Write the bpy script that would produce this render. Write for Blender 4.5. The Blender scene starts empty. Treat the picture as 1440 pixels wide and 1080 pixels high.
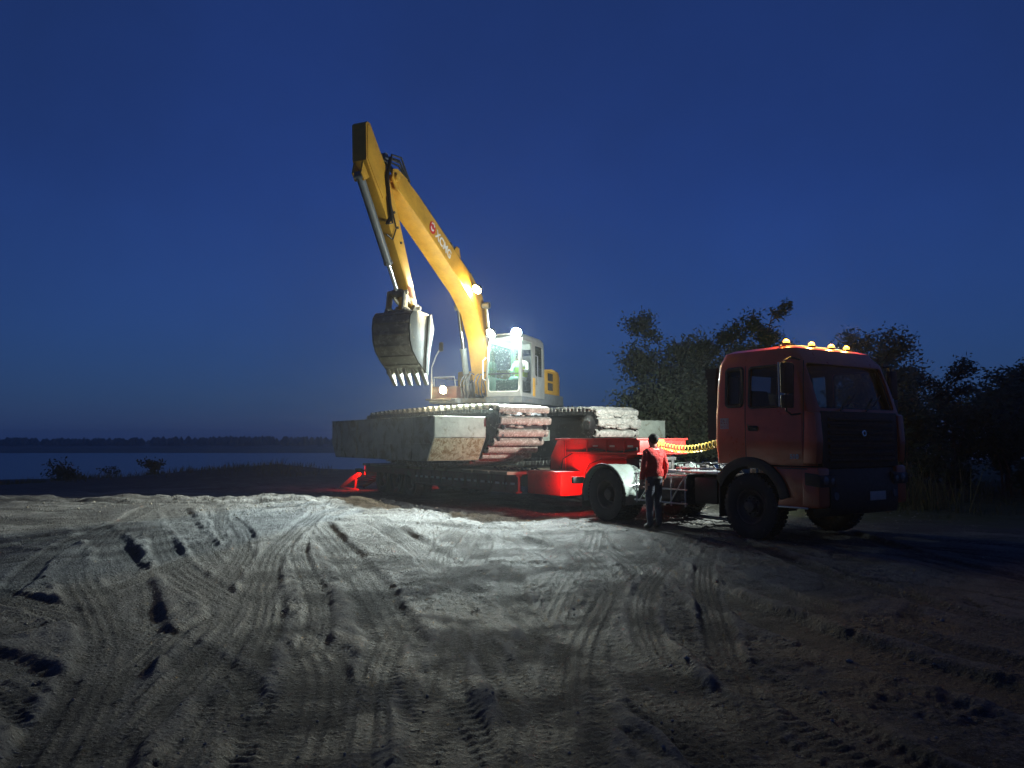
import bpy, bmesh, math, random
import numpy as np
from mathutils import Vector, Matrix, Euler

R = math.radians
SC = bpy.context.scene
COL = SC.collection
random.seed(7)
RNG = np.random.default_rng(11)

# ------------------------------------------------------------------ camera
EYE = 1.6
cam_d = bpy.data.cameras.new('camera')
cam = bpy.data.objects.new('camera', cam_d)
COL.objects.link(cam)
cam.location = (0, 0, EYE)
cam.rotation_euler = (R(90) + math.atan(80 / 1082.0), 0, 0)
cam_d.sensor_width = 36.0
cam_d.lens = 36.0 * 1082 / 1440
cam_d.clip_start = 0.05
cam_d.clip_end = 3000
SC.camera = cam

# ------------------------------------------------------------------ dusk sky
world = bpy.data.worlds.new('World')
SC.world = world
world.use_nodes = True
wn, wl = world.node_tree.nodes, world.node_tree.links
wn.clear()
sky = wn.new('ShaderNodeTexSky')
sky.sky_type = 'NISHITA'
sky.sun_disc = False
sky.sun_elevation = R(-3.0)
sky.sun_rotation = R(0)
sky.altitude = 100
sky.air_density = 1.0
sky.dust_density = 0.3
sky.ozone_density = 4.5
tint = wn.new('ShaderNodeMix'); tint.data_type = 'RGBA'; tint.blend_type = 'MULTIPLY'
tint.inputs['Factor'].default_value = 1.0
tint.inputs[7].default_value = (0.42, 0.88, 1.06, 1)
bgn = wn.new('ShaderNodeBackground')
bgn.inputs['Strength'].default_value = 0.15
outw = wn.new('ShaderNodeOutputWorld')
wl.new(sky.outputs[0], tint.inputs[6])
# faint uneven cloud, and the murk that lies along the horizon all round
wtc = wn.new('ShaderNodeTexCoord'); wno = wn.new('ShaderNodeTexNoise')
wno.inputs['Scale'].default_value = 2.2; wno.inputs['Detail'].default_value = 6; wno.inputs['Roughness'].default_value = 0.6
wl.new(wtc.outputs['Generated'], wno.inputs['Vector'])
wmr = wn.new('ShaderNodeMapRange'); wmr.inputs[1].default_value = 0.3; wmr.inputs[2].default_value = 0.7; wmr.inputs[3].default_value = 0.80; wmr.inputs[4].default_value = 1.24
wl.new(wno.outputs['Fac'], wmr.inputs[0])
cloud = wn.new('ShaderNodeVectorMath'); cloud.operation = 'SCALE'
wl.new(tint.outputs[2], cloud.inputs[0]); wl.new(wmr.outputs[0], cloud.inputs['Scale'])
wse = wn.new('ShaderNodeSeparateXYZ'); wl.new(wtc.outputs['Generated'], wse.inputs[0])
wel = wn.new('ShaderNodeMapRange'); wel.inputs[1].default_value = -0.02; wel.inputs[2].default_value = 0.30; wel.inputs[3].default_value = 0.80; wel.inputs[4].default_value = 0.36
wl.new(wse.outputs[2], wel.inputs[0])
veil = wn.new('ShaderNodeMix'); veil.data_type = 'RGBA'
wl.new(wel.outputs[0], veil.inputs[0]); wl.new(cloud.outputs[0], veil.inputs[6])
veil.inputs[7].default_value = (0.020, 0.052, 0.165, 1)
wl.new(veil.outputs[2], bgn.inputs['Color'])
wl.new(bgn.outputs[0], outw.inputs['Surface'])

vs = SC.view_settings
vs.view_transform = 'Standard'
vs.look = 'None'
vs.exposure = 2.74
vs.gamma = 1.0
vs.use_curve_mapping = False
SC.render.engine = 'CYCLES'
SC.cycles.use_denoising = True
SC.cycles.max_bounces = 6
SC.cycles.volume_bounces = 0
SC.cycles.transparent_max_bounces = 12
SC.cycles.caustics_reflective = False
SC.cycles.caustics_refractive = False
SC.cycles.sample_clamp_indirect = 4.0

# lamp powers, watts: some seen lit, others unseen and inferred from their light
P_CAB, P_BOOM, P_SIDE, P_REAR, P_TAIL, P_BEACON, P_DOME = 1400, 360, 100, 470, 18, 4, 14

# ------------------------------------------------------------------ mesh builder
class MB:
    def __init__(s):
        s.v = []; s.f = []
    def add(s, vs_, fs_):
        b = len(s.v)
        s.v += [tuple(p) for p in vs_]
        s.f += [tuple(i + b for i in f) for f in fs_]
        return s
    def box(s, x0, x1, y0, y1, z0, z1):
        return s.add([(x0,y0,z0),(x1,y0,z0),(x1,y1,z0),(x0,y1,z0),(x0,y0,z1),(x1,y0,z1),(x1,y1,z1),(x0,y1,z1)],
                     [(0,3,2,1),(4,5,6,7),(0,1,5,4),(1,2,6,5),(2,3,7,6),(3,0,4,7)])
    def obox(s, c, size, M):
        hx, hy, hz = size[0]/2, size[1]/2, size[2]/2
        c = Vector(c)
        vs_ = [c + M @ Vector(p) for p in [(-hx,-hy,-hz),(hx,-hy,-hz),(hx,hy,-hz),(-hx,hy,-hz),(-hx,-hy,hz),(hx,-hy,hz),(hx,hy,hz),(-hx,hy,hz)]]
        return s.add(vs_, [(0,3,2,1),(4,5,6,7),(0,1,5,4),(1,2,6,5),(2,3,7,6),(3,0,4,7)])
    def prism(s, poly, y0, y1, axis='y'):
        n = len(poly)
        if axis == 'y': P = lambda a, b, h: (a, h, b)
        elif axis == 'x': P = lambda a, b, h: (h, a, b)
        else: P = lambda a, b, h: (a, b, h)
        vs_ = [P(a, b, y0) for a, b in poly] + [P(a, b, y1) for a, b in poly]
        fs_ = [tuple(range(n)), tuple(range(2*n-1, n-1, -1))]
        fs_ += [(i, i+n, (i+1) % n + n, (i+1) % n) for i in range(n)]
        return s.add(vs_, fs_)
    def cyl(s, p0, p1, r0, r1=None, n=12, caps=True):
        r1 = r0 if r1 is None else r1
        p0, p1 = Vector(p0), Vector(p1)
        d = (p1 - p0).normalized()
        a = d.orthogonal().normalized(); b = d.cross(a)
        vs_ = []
        for p, r in ((p0, r0), (p1, r1)):
            vs_ += [p + (a * math.cos(2*math.pi*i/n) + b * math.sin(2*math.pi*i/n)) * r for i in range(n)]
        fs_ = [(i, (i+1) % n, (i+1) % n + n, i + n) for i in range(n)]
        if caps: fs_ += [tuple(range(n-1, -1, -1)), tuple(range(n, 2*n))]
        return s.add(vs_, fs_)
    def tube(s, pts, r, n=8, closed=False):
        pts = [Vector(p) for p in pts]
        m = len(pts)
        rs = r if isinstance(r, (list, tuple)) else [r] * m
        vs_ = []; a = None
        for i, p in enumerate(pts):
            if closed: d = pts[(i+1) % m] - pts[i-1]
            else: d = pts[min(i+1, m-1)] - pts[max(i-1, 0)]
            d.normalize()
            a = d.orthogonal().normalized() if a is None else (a - d * a.dot(d)).normalized()
            b = d.cross(a)
            vs_ += [p + (a * math.cos(2*math.pi*k/n) + b * math.sin(2*math.pi*k/n)) * rs[i] for k in range(n)]
        fs_ = []
        for i in range(m if closed else m-1):
            j = (i+1) % m
            fs_ += [(i*n+k, i*n+(k+1) % n, j*n+(k+1) % n, j*n+k) for k in range(n)]
        if not closed: fs_ += [tuple(range(n-1, -1, -1)), tuple(range((m-1)*n, m*n))]
        return s.add(vs_, fs_)
    def lathe(s, prof, c, axis='y', n=32):
        # prof: (radius, offset along axis), revolved about an axis through c
        vs_ = []
        for r, h in prof:
            for k in range(n):
                q = 2*math.pi*k/n
                a, b = r*math.cos(q), r*math.sin(q)
                if axis == 'y': vs_.append((c[0]+a, c[1]+h, c[2]+b))
                elif axis == 'x': vs_.append((c[0]+h, c[1]+a, c[2]+b))
                else: vs_.append((c[0]+a, c[1]+b, c[2]+h))
        fs_ = []
        for i in range(len(prof)-1):
            fs_ += [(i*n+k, i*n+(k+1) % n, (i+1)*n+(k+1) % n, (i+1)*n+k) for k in range(n)]
        return s.add(vs_, fs_)
    def loft(s, rings, cap=True):
        n = len(rings[0]); vs_ = []; fs_ = []
        for r in rings: vs_ += list(r)
        for i in range(len(rings)-1):
            fs_ += [(i*n+k, i*n+(k+1) % n, (i+1)*n+(k+1) % n, (i+1)*n+k) for k in range(n)]
        if cap: fs_ += [tuple(range(n-1, -1, -1)), tuple(range((len(rings)-1)*n, len(rings)*n))]
        return s.add(vs_, fs_)
    def sphere(s, c, r, n=12, m=8, sc=(1,1,1)):
        vs_ = [(c[0], c[1], c[2]+r*sc[2])]
        for i in range(1, m):
            t = math.pi*i/m
            vs_ += [(c[0]+r*sc[0]*math.sin(t)*math.cos(2*math.pi*k/n), c[1]+r*sc[1]*math.sin(t)*math.sin(2*math.pi*k/n), c[2]+r*sc[2]*math.cos(t)) for k in range(n)]
        vs_.append((c[0], c[1], c[2]-r*sc[2]))
        fs_ = [(0, 1+k, 1+(k+1) % n) for k in range(n)]
        for i in range(m-2):
            b = 1+i*n
            fs_ += [(b+k, b+n+k, b+n+(k+1) % n, b+(k+1) % n) for k in range(n)]
        b = 1+(m-2)*n
        fs_ += [(b+k, len(vs_)-1, b+(k+1) % n) for k in range(n)]
        return s.add(vs_, fs_)
    def mesh(s, name, mat, bevel=0.0, smooth=35, seg=2):
        me = bpy.data.meshes.new(name)
        me.from_pydata(s.v, [], s.f)
        bm = bmesh.new(); bm.from_mesh(me)
        bmesh.ops.recalc_face_normals(bm, faces=bm.faces)
        if bevel > 0:
            ed = [e for e in bm.edges if len(e.link_faces) == 2 and e.calc_face_angle(0) > R(30)]
            bmesh.ops.bevel(bm, geom=ed, offset=bevel, segments=seg, affect='EDGES', profile=0.6, clamp_overlap=True)
        bm.to_mesh(me); bm.free()
        if smooth:
            me.polygons.foreach_set('use_smooth', [True] * len(me.polygons))
            me.set_sharp_from_angle(angle=R(smooth))
        me.materials.append(mat)
        me.update()
        return me

class Thing:
    """an Empty at the thing's base; parts are built in the frame `loc/rotz` and hung under it"""
    def __init__(s, name, label, cat, loc, rotz, org=(0,0,0), group=None, sub=None):
        s.root = bpy.data.objects.new(name, None)
        COL.objects.link(s.root)
        M = Matrix.Translation(Vector(loc)) @ Matrix.Rotation(rotz, 4, 'Z')
        s.root.matrix_world = M @ Matrix.Translation(Vector(org))
        s.root.empty_display_size = 0.2
        s.org = Vector(org)
        s.root['label'] = label; s.root['category'] = cat
        if group: s.root['group'] = group
    def part(s, name, mb, mat, bevel=0.0, smooth=35, parent=None, local=None, seg=2, label=None):
        me = mb if isinstance(mb, bpy.types.Mesh) else mb.mesh(name, mat, bevel, smooth, seg)
        o = bpy.data.objects.new(name, me)
        COL.objects.link(o)
        if parent is None:
            o.parent = s.root
            o.matrix_local = Matrix.Translation(-s.org) @ (local if local is not None else Matrix())
        else:
            o.parent = parent
            if local is not None: o.matrix_local = local
        if label: o['label'] = label
        return o

def tag(o, label, cat, group=None, kind=None):
    if label: o['label'] = label
    if cat: o['category'] = cat
    if group: o['group'] = group
    if kind: o['kind'] = kind
    return o

def solo(name, mb, mat, label=None, cat=None, group=None, kind=None, loc=(0,0,0), bevel=0, smooth=35):
    me = mb if isinstance(mb, bpy.types.Mesh) else mb.mesh(name, mat, bevel, smooth)
    o = bpy.data.objects.new(name, me); COL.objects.link(o); o.location = loc
    return tag(o, label, cat, group, kind)

def cut(obj, cutters):
    """boolean-cut the mesh of obj with builder meshes, and keep the result as its mesh"""
    tmp = []
    bpy.context.view_layer.update()
    for c in cutters:
        me = c.mesh('cut', obj.data.materials[0], 0, 0)
        co = bpy.data.objects.new('cut', me); COL.objects.link(co)
        co.matrix_world = obj.matrix_world
        m = obj.modifiers.new('b', 'BOOLEAN'); m.object = co; m.operation = 'DIFFERENCE'; m.solver = 'EXACT'
        tmp.append(co)
    bpy.context.view_layer.update()
    dg = bpy.context.evaluated_depsgraph_get()
    me = bpy.data.meshes.new_from_object(obj.evaluated_get(dg))
    obj.modifiers.clear()
    obj.data = me
    me.polygons.foreach_set('use_smooth', [True] * len(me.polygons))
    me.set_sharp_from_angle(angle=R(32))
    for co in tmp: bpy.data.objects.remove(co)

def text_mesh(txt, size, mat, depth=0.004, bold=0.0):
    cu = bpy.data.curves.new('lettering', 'FONT')
    cu.body = txt; cu.size = size; cu.extrude = depth; cu.align_x = 'CENTER'; cu.align_y = 'CENTER'; cu.offset = bold
    o = bpy.data.objects.new('tmp', cu); COL.objects.link(o)
    bpy.context.view_layer.update()
    me = bpy.data.meshes.new_from_object(o.evaluated_get(bpy.context.evaluated_depsgraph_get()))
    bpy.data.objects.remove(o)
    me.materials.clear(); me.materials.append(mat)
    return me

def rrect(x0, x1, y0, y1, r, n=5):
    pts = []
    for cx, cy, a0 in ((x1-r, y1-r, 0), (x0+r, y1-r, 90), (x0+r, y0+r, 180), (x1-r, y0+r, 270)):
        for k in range(n+1):
            a = R(a0 + 90*k/n)
            pts.append((cx + r*math.cos(a), cy + r*math.sin(a)))
    return pts

def spot(name, parent, loc, direction, power, color, size=120, blend=1.0, radius=0.06):
    d = bpy.data.lights.new(name, 'SPOT')
    d.energy = power; d.color = color; d.spot_size = R(size); d.spot_blend = blend; d.shadow_soft_size = radius
    o = bpy.data.objects.new(name, d); COL.objects.link(o)
    o.parent = parent
    q = Vector(direction).to_track_quat('-Z', 'Y')
    o.matrix_local = Matrix.Translation(Vector(loc)) @ q.to_matrix().to_4x4()
    return o

# ------------------------------------------------------------------ materials
def nd(nt, t, **kw):
    n = nt.nodes.new(t)
    for k, v in kw.items(): setattr(n, k, v)
    return n

def base_mat(name):
    m = bpy.data.materials.new(name); m.use_nodes = True
    nt = m.node_tree
    return m, nt, nt.nodes['Principled BSDF']

def mixcol(nt, fac, a, b, blend='MIX'):
    n = nd(nt, 'ShaderNodeMix', data_type='RGBA', blend_type=blend)
    for sock, v in ((n.inputs[0], fac), (n.inputs[6], a), (n.inputs[7], b)):
        if isinstance(v, (int, float)): sock.default_value = v
        elif isinstance(v, (tuple, list)): sock.default_value = (*v[:3], 1)
        else: nt.links.new(v, sock)
    return n.outputs[2]

def noise(nt, co, scale, detail=6, rough=0.6, dist=0.0):
    n = nd(nt, 'ShaderNodeTexNoise')
    n.inputs['Scale'].default_value = scale; n.inputs['Detail'].default_value = detail
    n.inputs['Roughness'].default_value = rough; n.inputs['Distortion'].default_value = dist
    nt.links.new(co, n.inputs['Vector'])
    return n.outputs['Fac']

def ramp(nt, v, lo, hi, a=0.0, b=1.0):
    n = nd(nt, 'ShaderNodeMapRange'); n.clamp = True
    n.inputs[1].default_value = lo; n.inputs[2].default_value = hi; n.inputs[3].default_value = a; n.inputs[4].default_value = b
    nt.links.new(v, n.inputs[0])
    return n.outputs[0]

def paint(name, col, rough=0.45, dirt=None, amt=0.5, scale=3.0, metal=0.0, bump=0.0, bscale=30, coat=0.0, spec=0.5, grime=0.25):
    m, nt, p = base_mat(name)
    tc = nd(nt, 'ShaderNodeTexCoord').outputs['Object']
    c = tuple(col)
    n1 = noise(nt, tc, scale*0.7, 5, 0.65)
    cc = mixcol(nt, ramp(nt, n1, 0.3, 0.75), c, tuple(x*(1-grime) for x in c))
    if dirt is not None:
        n2 = noise(nt, tc, scale, 8, 0.7, 0.6)
        lo = 0.72 - 0.42*amt
        f = ramp(nt, n2, lo, lo+0.12)
        cc = mixcol(nt, f, cc, dirt)
        rr = ramp(nt, f, 0, 1, rough, 0.9)
        nt.links.new(rr, p.inputs['Roughness'])
    else:
        n3 = noise(nt, tc, scale*4, 4, 0.6)
        nt.links.new(ramp(nt, n3, 0.3, 0.7, rough*0.8, min(1, rough*1.25)), p.inputs['Roughness'])
    nt.links.new(cc, p.inputs['Base Color'])
    p.inputs['Metallic'].default_value = metal
    p.inputs['Specular IOR Level'].default_value = spec
    if coat: p.inputs['Coat Weight'].default_value = coat
    if bump:
        b = nd(nt, 'ShaderNodeBump'); b.inputs['Strength'].default_value = 1.0; b.inputs['Distance'].default_value = bump
        nt.links.new(noise(nt, tc, bscale, 6, 0.7), b.inputs['Height'])
        nt.links.new(b.outputs[0], p.inputs['Normal'])
    return m

def glow(name, col, strength):
    m, nt, p = base_mat(name)
    p.inputs['Base Color'].default_value = (*col, 1)
    p.inputs['Emission Color'].default_value = (*col, 1)
    p.inputs['Emission Strength'].default_value = strength
    return m

def glass(name, tintc=(0.8, 0.85, 0.85), dirt=0.0, dirtcol=(0.6, 0.6, 0.55), dscale=25, lo=0.55):
    m, nt, p = base_mat(name)
    nt.nodes.remove(p)
    out = nt.nodes['Material Output']
    tr = nd(nt, 'ShaderNodeBsdfTransparent'); tr.inputs[0].default_value = (*tintc, 1)
    gl = nd(nt, 'ShaderNodeBsdfGlossy'); gl.inputs['Roughness'].default_value = 0.03
    fr = nd(nt, 'ShaderNodeFresnel'); fr.inputs[0].default_value = 1.5
    mx = nd(nt, 'ShaderNodeMixShader')
    nt.links.new(fr.outputs[0], mx.inputs[0]); nt.links.new(tr.outputs[0], mx.inputs[1]); nt.links.new(gl.outputs[0], mx.inputs[2])
    sh = mx.outputs[0]
    if dirt:
        tc = nd(nt, 'ShaderNodeTexCoord').outputs['Object']
        di = nd(nt, 'ShaderNodeBsdfDiffuse'); di.inputs[0].default_value = (*dirtcol, 1)
        tl = nd(nt, 'ShaderNodeBsdfTranslucent'); tl.inputs[0].default_value = (*dirtcol, 1)
        dm = nd(nt, 'ShaderNodeMixShader'); dm.inputs[0].default_value = 0.4
        nt.links.new(di.outputs[0], dm.inputs[1]); nt.links.new(tl.outputs[0], dm.inputs[2])
        f = ramp(nt, noise(nt, tc, dscale, 4, 0.75), lo, lo+0.15, 0.06*dirt, dirt)
        m2 = nd(nt, 'ShaderNodeMixShader')
        nt.links.new(f, m2.inputs[0]); nt.links.new(sh, m2.inputs[1]); nt.links.new(dm.outputs[0], m2.inputs[2])
        sh = m2.outputs[0]
    nt.links.new(sh, out.inputs['Surface'])
    return m

MUD = (0.24, 0.20, 0.13)
DRY = (0.40, 0.37, 0.30)
M = {}
M['truck_red'] = paint('truck_red', (0.72, 0.10, 0.03), 0.32, None, 0, 2.0, coat=0.6, grime=0.35)
M['trailer_red'] = paint('trailer_red', (0.55, 0.028, 0.02), 0.5, (0.17, 0.07, 0.045), 0.36, 5.0, grime=0.4, bump=0.004)
M['trailer_dark'] = paint('trailer_dark', (0.10, 0.03, 0.025), 0.6, (0.10, 0.085, 0.065), 0.5, 4.0)
M['yellow'] = paint('yellow', (0.68, 0.37, 0.035), 0.45, (0.30, 0.20, 0.09), 0.20, 4.0, grime=0.35)
M['grey_paint'] = paint('grey_paint', (0.17, 0.19, 0.20), 0.55, (0.28, 0.27, 0.22), 0.4, 6.0, grime=0.4)
M['cab_paint'] = paint('cab_paint', (0.30, 0.31, 0.29), 0.5, (0.33, 0.32, 0.26), 0.25, 6.0)
M['mint'] = paint('mint', (0.40, 0.45, 0.38), 0.6, (0.20, 0.20, 0.15), 0.42, 5.0, bump=0.012, bscale=14, grime=0.45)
M['mudplate'] = paint('mudplate', (0.36, 0.34, 0.22), 0.85, (0.17, 0.12, 0.05), 0.62, 9.0, bump=0.03, bscale=10)
M['pontoon_side'] = paint('pontoon_side', (0.23, 0.26, 0.22), 0.6, (0.11, 0.10, 0.075), 0.55, 2.6, bump=0.015, bscale=7, grime=0.45)
M['cleat'] = paint('cleat', (0.27, 0.22, 0.18), 0.8, (0.42, 0.40, 0.34), 0.55, 15.0, bump=0.012, bscale=34, grime=0.4)
M['pale_track'] = paint('pale_track', (0.44, 0.44, 0.39), 0.85, (0.60, 0.59, 0.53), 0.6, 12.0, bump=0.015, bscale=30, grime=0.4)
M['shade_backing'] = paint('shade_backing', (0.02, 0.019, 0.017), 0.8, (0.12, 0.11, 0.09), 0.35, 8.0, bump=0.01)
M['chain'] = paint('chain', (0.035, 0.035, 0.035), 0.5, (0.55, 0.54, 0.50), 0.32, 9.0, bump=0.01, bscale=20)
M['black'] = paint('black', (0.018, 0.018, 0.018), 0.5, None, 0, 4)
M['satin_black'] = paint('satin_black', (0.010, 0.010, 0.011), 0.5, None, 0, 4)
M['frame'] = paint('frame', (0.05, 0.045, 0.045), 0.6, (0.16, 0.14, 0.11), 0.45, 6.0)
M['tyre'] = paint('tyre', (0.025, 0.025, 0.025), 0.8, (0.11, 0.10, 0.085), 0.38, 5.0, bump=0.004, bscale=60)
M['rim'] = paint('rim', (0.06, 0.045, 0.04), 0.5, (0.14, 0.12, 0.10), 0.4, 8.0)
M['steel'] = paint('steel', (0.55, 0.56, 0.57), 0.35, (0.35, 0.33, 0.28), 0.3, 8.0, metal=0.7)
M['chrome'] = paint('chrome', (0.75, 0.76, 0.78), 0.15, None, 0, 8.0, metal=1.0, grime=0.05)
M['bucket'] = paint('bucket', (0.30, 0.29, 0.23), 0.65, (0.46, 0.43, 0.34), 0.5, 6.0, bump=0.02, bscale=14)
M['bucket_side'] = paint('bucket_side', (0.10, 0.115, 0.10), 0.5, (0.33, 0.30, 0.2), 0.35, 4.5, bump=0.006)
M['fender'] = paint('fender', (0.20, 0.245, 0.22), 0.6, (0.15, 0.15, 0.125), 0.42, 6.0)
M['white'] = paint('white', (0.75, 0.75, 0.72), 0.5, None, 0, 6)
M['sticker'] = paint('sticker', (0.62, 0.50, 0.42), 0.6, None, 0, 9)
M['logo_red'] = paint('logo_red', (0.55, 0.02, 0.015), 0.5, None, 0, 6)
M['hose'] = paint('hose', (0.02, 0.02, 0.02), 0.45, None, 0, 6)
M['yellow_hose'] = paint('yellow_hose', (0.50, 0.35, 0.06), 0.4, None, 0, 6)
M['orange'] = paint('orange', (0.55, 0.16, 0.05), 0.6, DRY, 0.2, 9)
M['wood'] = paint('wood', (0.22, 0.18, 0.13), 0.85, (0.12, 0.10, 0.07), 0.4, 5)
M['seat'] = paint('seat', (0.05, 0.05, 0.055), 0.8, None, 0, 5)
M['hi_vis'] = paint('hi_vis', (0.45, 0.6, 0.05), 0.7, None, 0, 5)
M['glass'] = glass('glass', (0.55, 0.6, 0.6), 0.15)
M['screen_glass'] = glass('screen_glass', (0.35, 0.4, 0.42), 0.12)
M['dirty_glass'] = glass('dirty_glass', (0.42, 0.85, 0.72), 0.6, (0.55, 0.74, 0.66), 30, 0.53)
M['lens_clear'] = paint('lens_clear', (0.16, 0.17, 0.18), 0.12, None, 0, 6, spec=0.6)
M['lens_red'] = glow('lens_red', (1.0, 0.03, 0.02), 3)
M['lamp_white'] = glow('lamp_white', (0.86, 1.0, 0.97), 110)
M['lamp_warm'] = glow('lamp_warm', (1.0, 0.76, 0.36), 80)
M['lamp_dome'] = glow('lamp_dome', (0.88, 1.0, 0.94), 6)
M['lamp_amber'] = glow('lamp_amber', (1.0, 0.45, 0.06), 0.9)
M['skin'] = paint('skin', (0.45, 0.27, 0.19), 0.55, None, 0, 8)
M['hair'] = paint('hair', (0.009, 0.008, 0.008), 0.8, None, 0, 30, bump=0.01, bscale=80)
M['jacket'] = paint('jacket', (0.68, 0.035, 0.03), 0.8, None, 0, 5, bump=0.05, bscale=11, grime=0.3)
M['jeans'] = paint('jeans', (0.055, 0.065, 0.095), 0.85, None, 0, 6, bump=0.035, bscale=13, grime=0.5)
M['belt'] = paint('belt', (0.20, 0.18, 0.15), 0.7, None, 0, 6)
M['shoe'] = paint('shoe', (0.02, 0.02, 0.02), 0.6, None, 0, 6)
M['shirt'] = paint('shirt', (0.68, 0.70, 0.62), 0.8, None, 0, 6, bump=0.015, bscale=18)
M['trousers'] = paint('trousers', (0.45, 0.46, 0.44), 0.8, None, 0, 6, bump=0.012)
M['bark'] = paint('bark', (0.09, 0.07, 0.05), 0.9, (0.16, 0.15, 0.12), 0.35, 6, bump=0.02, bscale=18)

def leaf_mat(name, a, b):
    m, nt, p = base_mat(name)
    oi = nd(nt, 'ShaderNodeNewGeometry')
    f = oi.outputs['Random Per Island']
    cc = mixcol(nt, f, a, b)
    nt.links.new(cc, p.inputs['Base Color'])
    p.inputs['Roughness'].default_value = 0.6
    tl = nd(nt, 'ShaderNodeBsdfTranslucent'); nt.links.new(cc, tl.inputs[0])
    mx = nd(nt, 'ShaderNodeMixShader'); mx.inputs[0].default_value = 0.3
    nt.links.new(p.outputs[0], mx.inputs[1]); nt.links.new(tl.outputs[0], mx.inputs[2])
    nt.links.new(mx.outputs[0], nt.nodes['Material Output'].inputs['Surface'])
    return m
M['leaf_silver'] = leaf_mat('leaf_silver', (0.09, 0.125, 0.07), (0.20, 0.22, 0.15))
M['leaf_green'] = leaf_mat('leaf_green', (0.04, 0.07, 0.025), (0.09, 0.12, 0.05))
M['leaf_dark'] = leaf_mat('leaf_dark', (0.03, 0.05, 0.02), (0.06, 0.085, 0.04))
M['grass'] = leaf_mat('grass', (0.06, 0.08, 0.025), (0.14, 0.13, 0.06))

# ------------------------------------------------------------------ the ground
TAB = RNG.random((256, 256))
def vnoise(x, y):
    xi = np.floor(x).astype(int); yi = np.floor(y).astype(int)
    fx = x - xi; fy = y - yi
    fx = fx*fx*(3-2*fx); fy = fy*fy*(3-2*fy)
    g = lambda a, b: TAB[a & 255, b & 255]
    return (g(xi, yi)*(1-fx) + g(xi+1, yi)*fx)*(1-fy) + (g(xi, yi+1)*(1-fx) + g(xi+1, yi+1)*fx)*fy
def fbm(x, y, sc, oct_=4, gain=0.5, rot=0.5):
    s = np.zeros_like(x); a = 1.0; t = 0
    u, v = x*sc, y*sc
    for i in range(oct_):
        s += a*(vnoise(u+13.7*i, v+7.1*i) - 0.5); t += a; a *= gain
        u, v = (u*math.cos(rot) - v*math.sin(rot))*2.03, (u*math.sin(rot) + v*math.cos(rot))*2.03
    return s/t*2

def sstep(a, b, x):
    t = np.clip((x-a)/(b-a), 0, 1)
    return t*t*(3-2*t)

def spline(pts, n=14):
    P = [np.array(p, float) for p in pts]
    P = [2*P[0]-P[1]] + P + [2*P[-1]-P[-2]]
    out = []
    for i in range(1, len(P)-2):
        for k in range(n):
            t = k/n
            out.append(0.5*((2*P[i]) + (-P[i-1]+P[i+1])*t + (2*P[i-1]-5*P[i]+4*P[i+1]-P[i+2])*t*t + (-P[i-1]+3*P[i]-3*P[i+1]+P[i+2])*t**3))
    out.append(P[-2])
    return np.array(out)

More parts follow.
